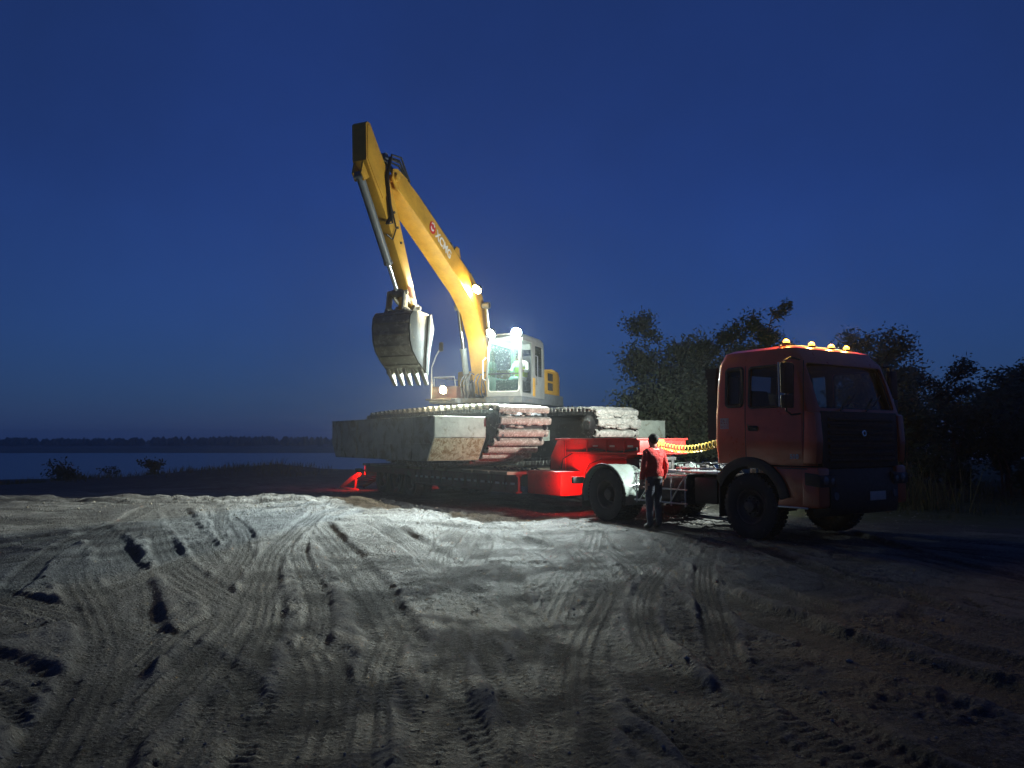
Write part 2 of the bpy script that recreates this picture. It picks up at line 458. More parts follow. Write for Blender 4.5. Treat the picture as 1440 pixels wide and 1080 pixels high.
# wheel ruts: path points, half width, depth, lug depth, lug pitch
RUTS = [
    ([(3.6,13.2),(3.75,11.4),(3.9,9.2),(4.4,7.0),(5.4,4.6),(6.6,2.4)], 0.17, 0.06, 0.028, 0.11),
    ([(5.9,14.6),(5.8,11.8),(6.0,9.0),(6.8,6.4),(8.2,3.6)], 0.17, 0.05, 0.022, 0.11),
    ([(1.9,14.6),(1.85,12.5),(1.95,10.2),(2.15,8.2),(2.75,5.8),(3.6,4.2),(4.8,2.6)], 0.30, 0.085, 0.03, 0.13),
    ([(2.5,13.0),(2.5,10.6),(2.7,8.6),(3.2,6.6),(4.0,5.0),(5.6,2.8)], 0.22, 0.06, 0.024, 0.12),
    ([(-0.4,14.0),(0.3,12.3),(0.9,9.4),(1.0,7.4),(0.98,6.0),(1.05,4.4),(1.3,2.5)], 0.24, 0.055, 0.022, 0.12),
    ([(-2.6,14.2),(-1.4,11.6),(-0.3,8.4),(0.7,6.0),(1.25,4.6),(2.0,2.8)], 0.26, 0.065, 0.02, 0.13),
    ([(-3.6,13.8),(-2.5,11.2),(-1.6,8.6),(-1.0,6.6),(-0.6,5.2),(-0.25,4.0),(0.0,2.5)], 0.25, 0.05, 0.02, 0.12),
    ([(-6.6,15.0),(-5.3,12.8),(-3.9,10.2),(-2.9,8.0),(-2.2,6.6),(-1.5,5.2),(-1.2,4.0),(-0.9,2.6)], 0.24, 0.06, 0.028, 0.13),
    ([(-7.6,13.6),(-6.0,11.6),(-4.6,9.3),(-3.6,7.4),(-3.0,6.0),(-2.4,4.4),(-2.0,2.8)], 0.26, 0.075, 0.025, 0.13),
    ([(-9.5,10.6),(-6.8,9.0),(-4.4,7.4),(-2.9,6.4),(-1.9,5.2),(-1.4,4.0)], 0.20, 0.04, 0.025, 0.12),
    ([(-6.2,6.6),(-4.4,6.0),(-3.0,5.0),(-2.2,4.0),(-1.8,2.6)], 0.26, 0.05, 0.02, 0.14),
    ([(-11,15.8),(-8.0,15.4),(-5.0,15.9),(-2.0,16.8),(0.6,16.6)], 0.30, 0.07, 0.03, 0.13),
    ([(-13,18.2),(-9.0,17.4),(-5.6,17.7),(-2.6,18.6)], 0.32, 0.08, 0.03, 0.13),
    ([(-12,13.6),(-8.4,13.2),(-5.2,13.9),(-2.6,13.6),(0.2,14.4),(2.2,15.2)], 0.22, 0.035, 0.03, 0.10),
    ([(-3.2,10.8),(-1.2,10.2),(0.6,10.0),(2.2,9.4)], 0.20, 0.035, 0.028, 0.10),
    ([(-4.3,12.6),(-3.9,11.0),(-3.0,9.4),(-2.6,7.6),(-2.7,5.8)], 0.19, 0.035, 0.030, 0.10),
    ([(1.3,12.6),(1.6,10.4),(1.55,8.2),(1.5,6.6),(1.7,4.8),(2.4,2.8)], 0.20, 0.045, 0.022, 0.11),
    ([(8.6,12.2),(8.2,9.6),(8.6,7.0),(9.8,4.4)], 0.24, 0.06, 0.02, 0.12),
]

_r = random.Random(31)
for _ in range(20):      # older, fainter tracks fanning out from where the machines turn
    a0 = _r.uniform(-7, 4); b0 = a0*.55 + _r.uniform(-1.6, 1.8); c0 = b0 + (b0-a0*.55)*.5 + _r.uniform(-.5, 1.4)
    y0_ = _r.uniform(12, 17)
    RUTS.append(([(a0, y0_), ((a0+b0)/2+_r.uniform(-.7, .7), y0_*.72), (b0, y0_*.46), (c0, 2.4)], _r.choice((.13, .16, .2)), _r.uniform(.014, .034), _r.uniform(.006, .018), .11))

def terrain_low(x, y):
    h = 0.05*fbm(x, y, 0.22, 3) + 0.012*fbm(x, y, 0.9, 2)
    h *= sstep(1.0, 4.0, np.hypot(x-4.0, y-13.5)) * 0.7 + 0.3
    # low bank of pushed-up earth between the open yard and the trailer
    yr = 16.7 + 0.35*np.sin(x*0.9) + 0.25*np.sin(x*2.3+1)
    bank = np.where(y < yr, np.exp(-((yr-y)/4.4)**2), np.exp(-((y-yr)/1.15)**2))
    h += (0.40 + 0.05*fbm(x, y, 1.1, 4))*bank*(1-sstep(-4.0, 0.5, x))
    # berm along the bank
    crest = np.interp(x, [-60,-24,-20,-15,-12.5,-10.4,-8.5,-6,0,6,30], [-0.9,-0.42,-0.22,0.18,0.40,0.56,0.38,0.30,0.1,0.0,0.0])
    near = np.interp(x, [-60,-24,-10,0,6], [-0.5,-0.35,-0.05,0,0])
    bx = 1-sstep(2, 9, x)
    h = h + near*sstep(19, 27, y)*bx
    h = h + (crest-near)*np.exp(-((y-34.0)/3.4)**2)*bx + 0.10*fbm(x, y, 0.5, 4)*np.exp(-((y-33.0)/5.0)**2)
    # bank falling to the river
    edge = 39 + 3.0*fbm(x, y*0, 0.06, 2) + 28*sstep(4, 30, x)
    h = h - 3.6*sstep(0, 9, y-edge)
    return h

WEAR = [None]
def terrain(x, y):
    h = terrain_low(x, y)
    m = (y < 32) & (np.abs(x) < 18)
    xs, ys = x[m], y[m]
    d = np.zeros_like(xs)
    rough = sstep(-0.15, 0.3, fbm(xs, ys, 0.6, 4, .6))
    wr = 0.25*fbm(xs, ys, 2.4, 5, 0.7)
    d += 0.022*fbm(xs, ys, 1.1, 4, 0.5)
    g14 = fbm(xs, ys, 13.0, 3, 0.65)
    d += (0.006 + 0.020*rough)*g14
    rg = 1-np.abs(fbm(xs, ys, 3.3, 4, 0.6))*2.2
    d += (0.003+0.018*rough)*(rg-0.6)
    # long drag streaks left by wheels turning away from the trailer
    for cx, cy, kth, seed in ((0.6, 18.5, 44, 0), (-3.5, 21.0, 58, 50), (3.0, 17.0, 36, 90)):
        th = np.arctan2(xs-cx, cy-ys); rr = np.hypot(xs-cx, ys-cy)
        wob = 0.22*fbm(xs+seed, ys, 0.28, 2)
        st = fbm((th+wob)*kth+seed, rr*0.30+seed, 1.0, 5, 0.68, 0.0)
        msk = sstep(-0.2, 0.2, fbm(xs+seed, ys, 0.35, 2))
        d += (0.030*(0.35-np.abs(st)) + 0.012*st)*msk
        wr += (0.9*(0.3-np.abs(st)) + 0.5*st)*msk
    d = 0.04*np.tanh(d/0.04)
    # broken clods in the band of churned ground before the trailer
    ch = np.exp(-((ys-16.6)/1.6)**2)*sstep(-16, -8, xs)*(1-sstep(-1, 2, xs))
    cl = np.abs(fbm(xs, ys, 2.6, 3, 0.55)); d += ch*0.06*(sstep(0.1, 0.5, cl)-0.25) + ch*0.05*fbm(xs, ys, 5, 4, .65)
    for ri, (pts, hw, dep, lug, pit) in enumerate(RUTS):
        dep *= 0.95 if ri < 5 else 0.72; lug *= 0.46; pit = max(pit*0.75, 0.085)
        P = spline(pts)
        lo = P.min(0)-hw*3; hi = P.max(0)+hw*3
        q = np.where((xs > lo[0]) & (xs < hi[0]) & (ys > lo[1]) & (ys < hi[1]))[0]
        if not len(q): continue
        X, Y = xs[q], ys[q]
        best = np.full(len(q), 9.0); sg = np.zeros(len(q)); al = np.zeros(len(q)); acc = 0.0
        for a, b in zip(P[:-1], P[1:]):
            e = b-a; L = np.hypot(*e)
            t = np.clip(((X-a[0])*e[0]+(Y-a[1])*e[1])/L**2, 0, 1)
            dx, dy = X-a[0]-t*e[0], Y-a[1]-t*e[1]
            r = np.hypot(dx, dy); k = r < best
            best[k] = r[k]; sg[k] = np.sign(e[0]*dy-e[1]*dx)[k]; al[k] = (acc+t*L)[k]; acc += L
        jit = 1+0.25*fbm(X, Y, 1.7, 3)
        u = best/(hw*jit)
        fade = sstep(0, 1.2, al)*(1-sstep(acc-1.2, acc, al))*(0.45+0.75*sstep(-0.35, 0.25, fbm(X+hw*91, Y, 0.55, 3)))
        prof = -dep*(1-sstep(0.75, 1.15, u)) + dep*0.5*np.exp(-((u-1.32)/0.25)**2)*(0.6+0.6*sstep(-0.3, 0.5, fbm(X, Y, 3.1, 3)))
        ph = al/pit + np.where(sg > 0, 0.5, 0.0) + u*0.9
        w = sstep(-0.2, 0.35, np.sin(2*math.pi*ph))
        groove = np.exp(-((best-hw*0.45)/0.02)**2) + np.exp(-((best-hw*0.02)/0.02)**2)
        prof += ((w-0.5)*lug*(u > 0.25) + 0.010*groove)*(1-sstep(0.85, 1.0, u))
        # a wheel flattens the loose surface it rolled over
        ins = fade*(1-sstep(0.8, 1.2, u))
        d[q] = d[q]*(1-0.6*ins) + prof*fade
        wr[q] = wr[q]*(1-0.5*ins) - 0.22*ins + 0.30*fade*np.exp(-((u-1.3)/0.25)**2) + 0.16*ins*(w-0.5)
    d = 0.065*np.tanh(d/0.065)
    k = sstep(0.0, 1.0, np.hypot(xs-2.57, ys-14.04)-0.2)
    WEAR[0] = np.zeros_like(h); WEAR[0][m] = wr*(1-sstep(26, 31, ys))*(1-sstep(14, 18, np.abs(xs)))
    h[m] += d*(1-sstep(26, 31, ys))*(1-sstep(14, 18, np.abs(xs)))*k
    return h

def grow(a, b, s0, rate, smax):
    out = [a]; s = s0
    while out[-1] < b:
        out.append(out[-1]+s); s = min(s*rate, smax)
    return out
ys_ = grow(1.6, 900, 0.013, 1.0036, 400)
k26 = next(i for i, v in enumerate(ys_) if v > 26)
ys_ = ys_[:k26] + grow(ys_[k26-1]+0.14, 70, 0.16, 1.025, 2.0)
ys_ = np.array([-30, -24, -18, -13, -9, -6, -4, -2.5, -1.4, -.6, 0, .4, .7, .95, 1.15, 1.3, 1.42, 1.52] + ys_)
ys_ = np.unique(np.round(ys_[ys_ > -40], 4))
xc = np.arange(-6.2, 6.2, 0.017)
xr = np.array(grow(6.217, 90, 0.019, 1.025, 4.0))
xs_ = np.concatenate([-xr[::-1], xc, xr])
GX, GY = np.meshgrid(xs_, ys_)
gx, gy = GX.ravel(), GY.ravel()
gz = terrain(gx, gy)
gw = WEAR[0].astype(np.float32)
nx, ny = len(xs_), len(ys_)
me = bpy.data.meshes.new('ground')
me.vertices.add(nx*ny)
me.vertices.foreach_set('co', np.column_stack([gx, gy, gz]).astype(np.float32).ravel())
i0 = (np.arange(ny-1)[:, None]*nx + np.arange(nx-1)[None, :]).ravel()
quads = np.column_stack([i0, i0+1, i0+1+nx, i0+nx]).astype(np.int32)
me.loops.add(quads.size); me.polygons.add(len(quads))
me.loops.foreach_set('vertex_index', quads.ravel())
me.polygons.foreach_set('loop_start', np.arange(0, quads.size, 4, dtype=np.int32))
me.polygons.foreach_set('loop_total', np.full(len(quads), 4, dtype=np.int32))
me.update(calc_edges=True)
me.polygons.foreach_set('use_smooth', np.ones(len(quads), dtype=bool))
wa = me.attributes.new('wear', 'FLOAT', 'POINT'); wa.data.foreach_set('value', gw)
print('ground', nx, ny, nx*ny)

def ground_mat():
    m, nt, p = base_mat('dirt')
    tc = nd(nt, 'ShaderNodeTexCoord').outputs['Object']
    a = noise(nt, tc, 0.35, 5, 0.6); b = noise(nt, tc, 2.3, 8, 0.7); c = noise(nt, tc, 24, 8, 0.85); w = noise(nt, tc, 0.9, 6, 0.65)
    at = nd(nt, 'ShaderNodeAttribute'); at.attribute_name = 'wear'
    # soil: dark compacted mud in the wheel lines, paler dry crumbs on the ridges
    ws1 = nd(nt, 'ShaderNodeMath', operation='MULTIPLY_ADD'); nt.links.new(c, ws1.inputs[0]); ws1.inputs[1].default_value = 2.8; ws1.inputs[2].default_value = -1.45
    ws2 = nd(nt, 'ShaderNodeMath', operation='ADD'); nt.links.new(ws1.outputs[0], ws2.inputs[0]); nt.links.new(at.outputs['Fac'], ws2.inputs[1])
    ws3 = nd(nt, 'ShaderNodeMath', operation='MULTIPLY_ADD'); nt.links.new(b, ws3.inputs[0]); ws3.inputs[1].default_value = 0.9; nt.links.new(ws2.outputs[0], ws3.inputs[2])
    dry = ramp(nt, ws3.outputs[0], 0.22, 0.80)
    col = mixcol(nt, dry, (0.022, 0.0218, 0.0215), (0.205, 0.203, 0.197))
    col = mixcol(nt, ramp(nt, a, 0.35, 0.65, 0, 0.35), col, (0.15, 0.145, 0.135))
    damp = ramp(nt, w, 0.44, 0.58, 0, 0.78)
    col = mixcol(nt, damp, col, (0.038, 0.035, 0.032))
    sp1 = noise(nt, tc, 95, 3, 0.6)
    col = mixcol(nt, ramp(nt, sp1, 0.60, 0.68, 0, 0.7), col, (0.32, 0.31, 0.29))
    col = mixcol(nt, ramp(nt, sp1, 0.32, 0.42, 0.75, 0), col, (0.022, 0.021, 0.020))
    # grass and leaf litter under the trees on the far right
    g = noise(nt, tc, 1.2, 6, 0.7)
    sx = nd(nt, 'ShaderNodeSeparateXYZ'); nt.links.new(tc, sx.inputs[0])
    ga = nd(nt, 'ShaderNodeMath', operation='MULTIPLY_ADD'); ga.inputs[1].default_value = 0.35; nt.links.new(sx.outputs[0], ga.inputs[0])
    gm = nd(nt, 'ShaderNodeMath', operation='MULTIPLY_ADD'); gm.inputs[1].default_value = 1.0; nt.links.new(sx.outputs[1], gm.inputs[0]); gm.inputs[2].default_value = -17.0
    nt.links.new(gm.outputs[0], ga.inputs[2])
    gy_ = nd(nt, 'ShaderNodeMath', operation='MULTIPLY_ADD'); gy_.inputs[1].default_value = 5.0; nt.links.new(g, gy_.inputs[0]); nt.links.new(ga.outputs[0], gy_.inputs[2])
    right = ramp(nt, sx.outputs[0], 4.0, 6.5)
    f1 = nd(nt, 'ShaderNodeMath', operation='MULTIPLY'); nt.links.new(ramp(nt, gy_.outputs[0], 2.6, 4.2), f1.inputs[0]); nt.links.new(right, f1.inputs[1])
    col = mixcol(nt, f1.outputs[0], col, (0.075, 0.085, 0.035))
    nt.links.new(col, p.inputs['Base Color'])
    nt.links.new(ramp(nt, damp, 0, 0.6, 0.95, 0.7), p.inputs['Roughness'])
    p.inputs['Specular IOR Level'].default_value = 0.3
    bp = nd(nt, 'ShaderNodeBump'); bp.inputs['Strength'].default_value = 1.0; bp.inputs['Distance'].default_value = 0.05
    mix = nd(nt, 'ShaderNodeMath', operation='ADD')
    vo = nd(nt, 'ShaderNodeTexVoronoi'); vo.inputs['Scale'].default_value = 26; vo.inputs['Randomness'].default_value = 1.0
    nt.links.new(tc, vo.inputs['Vector'])
    nt.links.new(noise(nt, tc, 40, 9, 0.8), mix.inputs[0]); nt.links.new(ramp(nt, vo.outputs['Distance'], 0.0, 0.45, 0.55, 0.0), mix.inputs[1])
    nt.links.new(mix.outputs[0], bp.inputs['Height'])
    nt.links.new(bp.outputs[0], p.inputs['Normal'])
    return m
M['dirt'] = ground_mat()
me.materials.append(M['dirt'])
ground = bpy.data.objects.new('ground', me); COL.objects.link(ground)
ground['kind'] = 'structure'; ground['label'] = 'rutted bare earth yard with tyre tracks and churned clods'

def zat(x, y):
    f = terrain if y < 16.5 else terrain_low
    return float(f(np.array([float(x)]), np.array([float(y)]))[0])

# loose stones and clods, nobody could count them
ST = MB()
ICO = [(0,0,1),(0.9,0,0.3),(0.28,0.85,0.3),(-0.73,0.53,0.3),(-0.73,-0.53,0.3),(0.28,-0.85,0.3),(0.7,0.5,-0.4),(-0.3,0.8,-0.4),(-0.9,0,-0.4),(-0.3,-0.8,-0.4),(0.7,-0.5,-0.4)]
ICF = [(0,1,2),(0,2,3),(0,3,4),(0,4,5),(0,5,1),(1,6,2),(2,6,7),(2,7,3),(3,7,8),(3,8,4),(4,8,9),(4,9,5),(5,9,10),(5,10,1),(1,10,6)]
n_st = 5200
px = RNG.uniform(-9, 9, n_st*3); py = 2.2 + 20*RNG.random(n_st*3)**1.5
keep = fbm(px, py, 0.6, 3) > RNG.uniform(-0.5, 0.5, n_st*3)
px, py = px[keep][:n_st], py[keep][:n_st]
pz = terrain(px, py)
for x, y, z in zip(px, py, pz):
    r = 0.005 + 0.008*random.random()**2 + (0.012*random.random() if random.random() < 0.06 else 0)
    if y > 14: r *= 1.9
    a = random.uniform(0, 6.28); ca, sa = math.cos(a), math.sin(a)
    sx, sy, sz = random.uniform(.8, 1.5), random.uniform(.7, 1.2), random.uniform(.5, .9)
    ST.add([(x + r*(ca*p[0]*sx - sa*p[1]*sy)*random.uniform(.85, 1.15), y + r*(sa*p[0]*sx + ca*p[1]*sy), z + r*sz*(p[2]+0.15)) for p in ICO], ICF)
M['stone'] = paint('stone', (0.27, 0.25, 0.21), 0.9, (0.15, 0.13, 0.10), 0.5, 4)
solo('gravel', ST, M['stone'], 'loose stones and crumbled clods lying over the rutted earth', 'gravel', kind='stuff', smooth=0)

# ------------------------------------------------------------------ river and far shore
WZ = -2.5
wm, nt, p = base_mat('river_water')
p.inputs['Base Color'].default_value = (0.012, 0.018, 0.03, 1); p.inputs['Roughness'].default_value = 0.28
bp = nd(nt, 'ShaderNodeBump'); bp.inputs['Distance'].default_value = 0.06; bp.inputs['Strength'].default_value = 0.7
tcw = nd(nt, 'ShaderNodeTexCoord').outputs['Object']
nt.links.new(noise(nt, tcw, 1.1, 4, 0.6), bp.inputs['Height']); nt.links.new(bp.outputs[0], p.inputs['Normal'])
w = MB(); w.add([(-900, 36, WZ), (900, 36, WZ), (900, 690, WZ), (-900, 690, WZ)], [(0,1,2,3)])
o = solo('water', w, wm, 'calm river reflecting the blue dusk sky', None, kind='structure', smooth=0)

def land_strip(name, y0, y1, h, label, seed, x0=-900, x1=900, step=9.0):
    rs = random.Random(seed)
    mb = MB(); xs = np.arange(x0, x1+1, step); n = len(xs)
    rows = []
    for t, hh in ((0, -0.6), (0.06, 0.15), (0.3, 0.6), (0.7, 1.0), (1.0, -0.6)):
        rows.append([(x, y0+(y1-y0)*t + (4*math.sin(x*0.021+seed)+3*math.sin(x*0.057+seed*2))*(1-t), WZ + h*hh*(1+0.35*math.sin(x*0.013+seed*3)+0.2*rs.uniform(-1, 1))) for x in xs])
    fs = []
    for i in range(len(rows)-1): fs += [(i*n+k, i*n+k+1, (i+1)*n+k+1, (i+1)*n+k) for k in range(n-1)]
    mb.add([p for r in rows for p in r], fs)
    return solo(name, mb, M['sand'], label, None, kind='structure')
M['sand'] = paint('sand', (0.16, 0.15, 0.115), 0.95, (0.05, 0.06, 0.03), 0.45, 0.05)
land_strip('sandbar', 262, 330, 0.9, 'low sandbar across the river', 1.3)
land_strip('far_shore', 395, 640, 3.2, 'low dark far shore below the forest', 2.9)

# distant forest that reads as one mass
FW = MB(); rs = random.Random(5)
for i in range(2600):
    x = rs.uniform(-620, 620); y = rs.uniform(425, 520)
    z = WZ+1.4; hgt = rs.uniform(3.4, 5.6)*(1+0.10*math.sin(x*0.03)+0.08*math.sin(x*0.011+1)); rad = rs.uniform(1.3, 2.6)
    n = 7; ph = rs.uniform(0, 6)
    rings = [[(x+rr*rad*rs.uniform(.7, 1.3)*math.cos(ph+6.283*k/n), y+rr*rad*math.sin(ph+6.283*k/n), z+hgt*t*rs.uniform(.97, 1.03)) for k in range(n)] for t, rr in ((0, .7), (.3, 1.0), (.6, .75), (.85, .4), (1.0, .08))]
    FW.loft(rings)
M['far_leaf'] = paint('far_leaf', (0.035, 0.055, 0.03), 0.9, (0.02, 0.032, 0.018), 0.5, 0.3)
solo('far_forest', FW, M['far_leaf'], 'dark distant forest along the far shore of the river', 'forest', kind='stuff', smooth=0)

# ------------------------------------------------------------------ trees, shrubs and grass
def tree(name, label, base, height, spread, leaves, lmat, seed, group, leaf=0.11, lean=(0,0), n_limb=9, start=0.25, cat='tree', stems=1, droop=0.0, clump=0.5):
    rs = random.Random(seed)
    leaves = int(leaves*2.0); leaf *= 1.05
    x0, y0 = base
    z0 = zat(x0, y0) - 0.08
    T = Thing(name, label, cat, (x0, y0, z0), 0, group=group)
    wood = MB(); tips = []
    for st in range(stems):
        ox, oy = (0, 0) if stems == 1 else (rs.uniform(-.35, .35)*spread*0.5, rs.uniform(-.35, .35)*spread*0.5)
        lx, ly = lean[0]+rs.uniform(-.12, .12)*(1 if stems == 1 else 2.2), lean[1]+rs.uniform(-.1, .1)
        H = height*(1 if st == 0 else rs.uniform(.65, .95))
        pts = []
        for k in range(7):
            t = k/6
            pts.append((ox + lx*H*t*t + 0.05*H*math.sin(t*5+seed+st)*t*.5, oy + ly*H*t*t + 0.04*H*math.sin(t*4+seed*2)*t*.5, H*0.94*t))
        r0 = 0.018*height/math.sqrt(stems) + 0.015
        wood.tube(pts, [max(r0*(1-t*0.9), 0.008) for t in np.linspace(0, 1, 7)], 7)
        for b in range(max(3, n_limb//stems)):
            t = start + (0.97-start)*(b+rs.random()*0.8)/max(3, n_limb//stems)
            i = min(int(t*6), 5); f = t*6-i
            p = Vector(pts[i]).lerp(Vector(pts[i+1]), f)
            a = b*2.4 + seed + rs.uniform(-.5, .5)
            prof = math.sin(math.pi*min(1, (1-t)*0.75+0.2))
            L = spread*0.5*prof*rs.uniform(.65, 1.15)
            up = rs.uniform(.25, .8) - droop
            d = Vector((math.cos(a), math.sin(a), up)).normalized()
            q = [p, p+d*L*0.5+Vector((0, 0, 0.05*L)), p+d*L+Vector((0, 0, (0.1-droop*0.5)*L))]
            wood.tube(q, [r0*0.45*(1-t*0.6), r0*0.25, 0.006], 5)
            tips += [(q[1], L*0.32), (q[2], L*0.42), (q[1].lerp(q[2], .5), L*0.36)]
            for s_ in range(3):
                e = q[1].lerp(q[2], rs.random()) + Vector((rs.uniform(-1, 1), rs.uniform(-1, 1), rs.uniform(-.3, .9)))*L*0.38
                wood.tube([q[1].lerp(q[2], rs.uniform(0, .6)), e], [0.012, 0.004], 4)
                tips.append((e, L*0.3))
        tips.append((Vector(pts[-1]), spread*0.10)); tips.append((Vector(pts[-2]), spread*0.16))
    T.part('trunk', wood, M['bark'])
    lv = MB(); V = []; F = []
    wts = [max(r, .08)**1.6 for _, r in tips]
    ch = rs.choices(range(len(tips)), weights=wts, k=leaves)
    for c in ch:
        p, r = tips[c]
        r = max(r, .12)*1.12
        g = Vector((rs.gauss(0, 1), rs.gauss(0, 1), rs.gauss(0, .85)))*r*0.46
        q = p+g
        if q.z < 0.1: continue
        s = leaf*rs.uniform(.6, 1.4)
        a = Vector((rs.gauss(0, 1), rs.gauss(0, 1), rs.gauss(0, .7)-droop)).normalized()
        b = a.orthogonal().normalized()*s*0.28; a = a*s*0.55
        k = len(V)
        V += [tuple(q-a), tuple(q+b), tuple(q+a), tuple(q-b)]; F.append((k, k+1, k+2, k+3))
    lv.v = V; lv.f = F
    T.part('crown', lv, lmat, smooth=0)
    return T

GT = 'trees growing behind the truck'
tree('willow_tree', 'silvery loose-crowned willow tree beside the far pontoon, behind the trailer neck', (5.9, 27.6), 4.4, 3.7, 8200, M['leaf_silver'], 3, GT, 0.13, stems=3, n_limb=18, start=.12)
tree('willow_tree', 'tall pointed willow tree rising behind the back of the red cab', (6.9, 28.2), 6.0, 3.2, 7600, M['leaf_silver'], 8, GT, 0.13, stems=2, n_limb=18, start=.12)
tree('broadleaf_tree', 'dark dense tree whose top shows just over the rear of the cab roof', (8.1, 28.4), 5.9, 3.0, 5200, M['leaf_dark'], 12, GT, 0.13, n_limb=15, start=.15)
tree('broadleaf_tree', 'tall thin leaning tree rising above the roof lamps of the truck', (8.7, 27.0), 6.7, 1.9, 3000, M['leaf_green'], 21, GT, 0.12, lean=(0.16, 0), n_limb=13, start=.3)
tree('broadleaf_tree', 'round drooping tree beside the windscreen of the truck', (11.5, 24.0), 5.0, 2.9, 6200, M['leaf_silver'], 33, GT, 0.12, n_limb=15, start=.3, droop=0.35)
GB = 'dark trees at the yard edge beyond the truck'
LB = 'dark leafy tree in the unlit thicket beyond the truck'
for i, (x, y, h, s) in enumerate([(13.2, 26.5, 3.5, 2.6), (15.2, 27.0, 4.1, 2.2), (16.0, 25.0, 3.9, 2.3), (17.4, 25.2, 4.0, 2.6), (19.6, 26.0, 4.3, 2.8)]):
    tree('broadleaf_tree', LB, (x, y), h, s, 3200, M['leaf_dark'], 40+i, GB, 0.13, n_limb=12, start=.15)
GS = 'shrubs of the thicket beyond the truck'
for i, (x, y, h, s) in enumerate([(10.6, 20.6, 2.6, 2.4), (12.6, 22.0, 2.9, 2.8), (14.6, 22.4, 3.0, 3.0), (16.8, 22.0, 2.9, 3.0), (9.8, 25.0, 2.8, 3.0), (18.8, 22.6, 3.0, 3.0), (4.4, 30.5, 2.6, 3.2), (7.6, 30.5, 2.8, 3.2), (12.6, 29.0, 2.8, 3.0)]):
    tree('shrub', 'bushy undergrowth shrub in the unlit thicket beyond the truck' if i not in (6, 7) else 'bushy undergrowth shrub below the willow trees', (x, y), h, s, 3000, M['leaf_dark'], 60+i, GS, 0.12, n_limb=16, start=.05, cat='shrub', stems=4)
tree('bank_bush', 'small round bush standing alone on the river bank', (-16.2, 34.8), .72, 1.1, 260, M['leaf_dark'], 81, None, 0.12, n_limb=10, start=.05, cat='bush', stems=4)
tree('bank_bush', 'low wide bush spreading along the river bank', (-19.7, 34.6), 0.28, 1.7, 420, M['leaf_dark'], 82, None, 0.12, n_limb=14, start=.05, cat='bush', stems=6)
tree('bank_bush', 'thin sparse weeds between the two river bank bushes', (-18.2, 35.0), 0.5, 0.8, 60, M['leaf_dark'], 83, None, 0.10, n_limb=8, start=.1, cat='weeds', stems=4)

def tufts(name, label, spots, mat, cat):
    V = []; F = []; rs = random.Random(9)
    for x, y, n, h, sp in spots:
        z = zat(x, y)
        for k in range(n):
            bx, by = x+rs.gauss(0, sp), y+rs.gauss(0, sp)
            hh = h*rs.uniform(.5, 1.2); a = rs.uniform(0, 6.28); w = rs.uniform(.006, .014)
            ox, oy = rs.gauss(0, .25)*hh, rs.gauss(0, .25)*hh
            c, s = math.cos(a)*w, math.sin(a)*w
            b = len(V)
            V += [(bx-c, by-s, z-.03), (bx+c, by+s, z-.03), (bx+ox*.4+c*.7, by+oy*.4+s*.7, z+hh*.6), (bx+ox*.4-c*.7, by+oy*.4-s*.7, z+hh*.6), (bx+ox, by+oy, z+hh)]
            F += [(b, b+1, b+2, b+3), (b+3, b+2, b+4)]
    mb = MB(); mb.v = V; mb.f = F
    return solo(name, mb, mat, label, cat, kind='stuff', smooth=0)
rs = random.Random(4)
sp = []
while len(sp) < 620:
    x, y = rs.uniform(5.5, 20), rs.uniform(14.5, 30)
    if y + 0.35*x < 19.2 + rs.uniform(-1, 1.4): continue
    if x < 8.2 and y < 18.0: continue
    sp.append((x, y, 22, rs.uniform(.07, .24), .22))
tufts('grass', 'short rough grass on the ground beyond the truck', sp, M['grass'], 'grass')
sp = [(9.4+rs.gauss(0, .5), 18.2+rs.gauss(0, .5), 16, rs.uniform(.7, 1.35), .16) for _ in range(12)]
tufts('tall_grass', 'tall dry grass stems standing beside the front of the truck', sp, M['grass'], 'grass')
sp = [(rs.uniform(-26, -8), 33.5+rs.gauss(0, 1.2), 12, rs.uniform(.10, .32), .3) for _ in range(230)]
tufts('bank_grass', 'dark grass fringe along the top of the river bank', sp, M['grass'], 'grass')

# ------------------------------------------------------------------ the truck
O = (2.88, 16.28, 0.0)
ANG = math.atan2(-0.83, 0.555)

def tyre_mesh(r, w, rin, name='tyre', blocks=44):
    mb = MB()
    h = w/2
    prof = [(rin, -h*.78), (rin+.02, -h*.92), (r-(r-rin)*.55, -h*1.04), (r-.055, -h*1.0), (r-.022, -h*.90), (r-.016, -h*.5), (r-.016, h*.5), (r-.022, h*.90), (r-.055, h*1.0), (r-(r-rin)*.55, h*1.04), (rin+.02, h*.92), (rin, h*.78)]
    mb.lathe(prof, (0,0,0), 'y', 48)
    for k in range(blocks):
        for j, (y0, y1, off) in enumerate(((-.92, -.42, 0), (-.34, .34, .5), (.42, .92, 0))):
            a = 2*math.pi*(k+off)/blocks
            Mx = Matrix.Rotation(-a, 3, 'Y') @ Matrix.Rotation(R(14 if j == 1 else (8 if j else -8)), 3, 'X')
            c = Matrix.Rotation(-a, 3, 'Y') @ Vector((r-.010, (y0+y1)/2*h, 0))
            mb.obox(c, (.026, (y1-y0)*h, 2*math.pi*r/blocks*.62), Mx)
    return mb.mesh(name, M['tyre'], 0, 40)

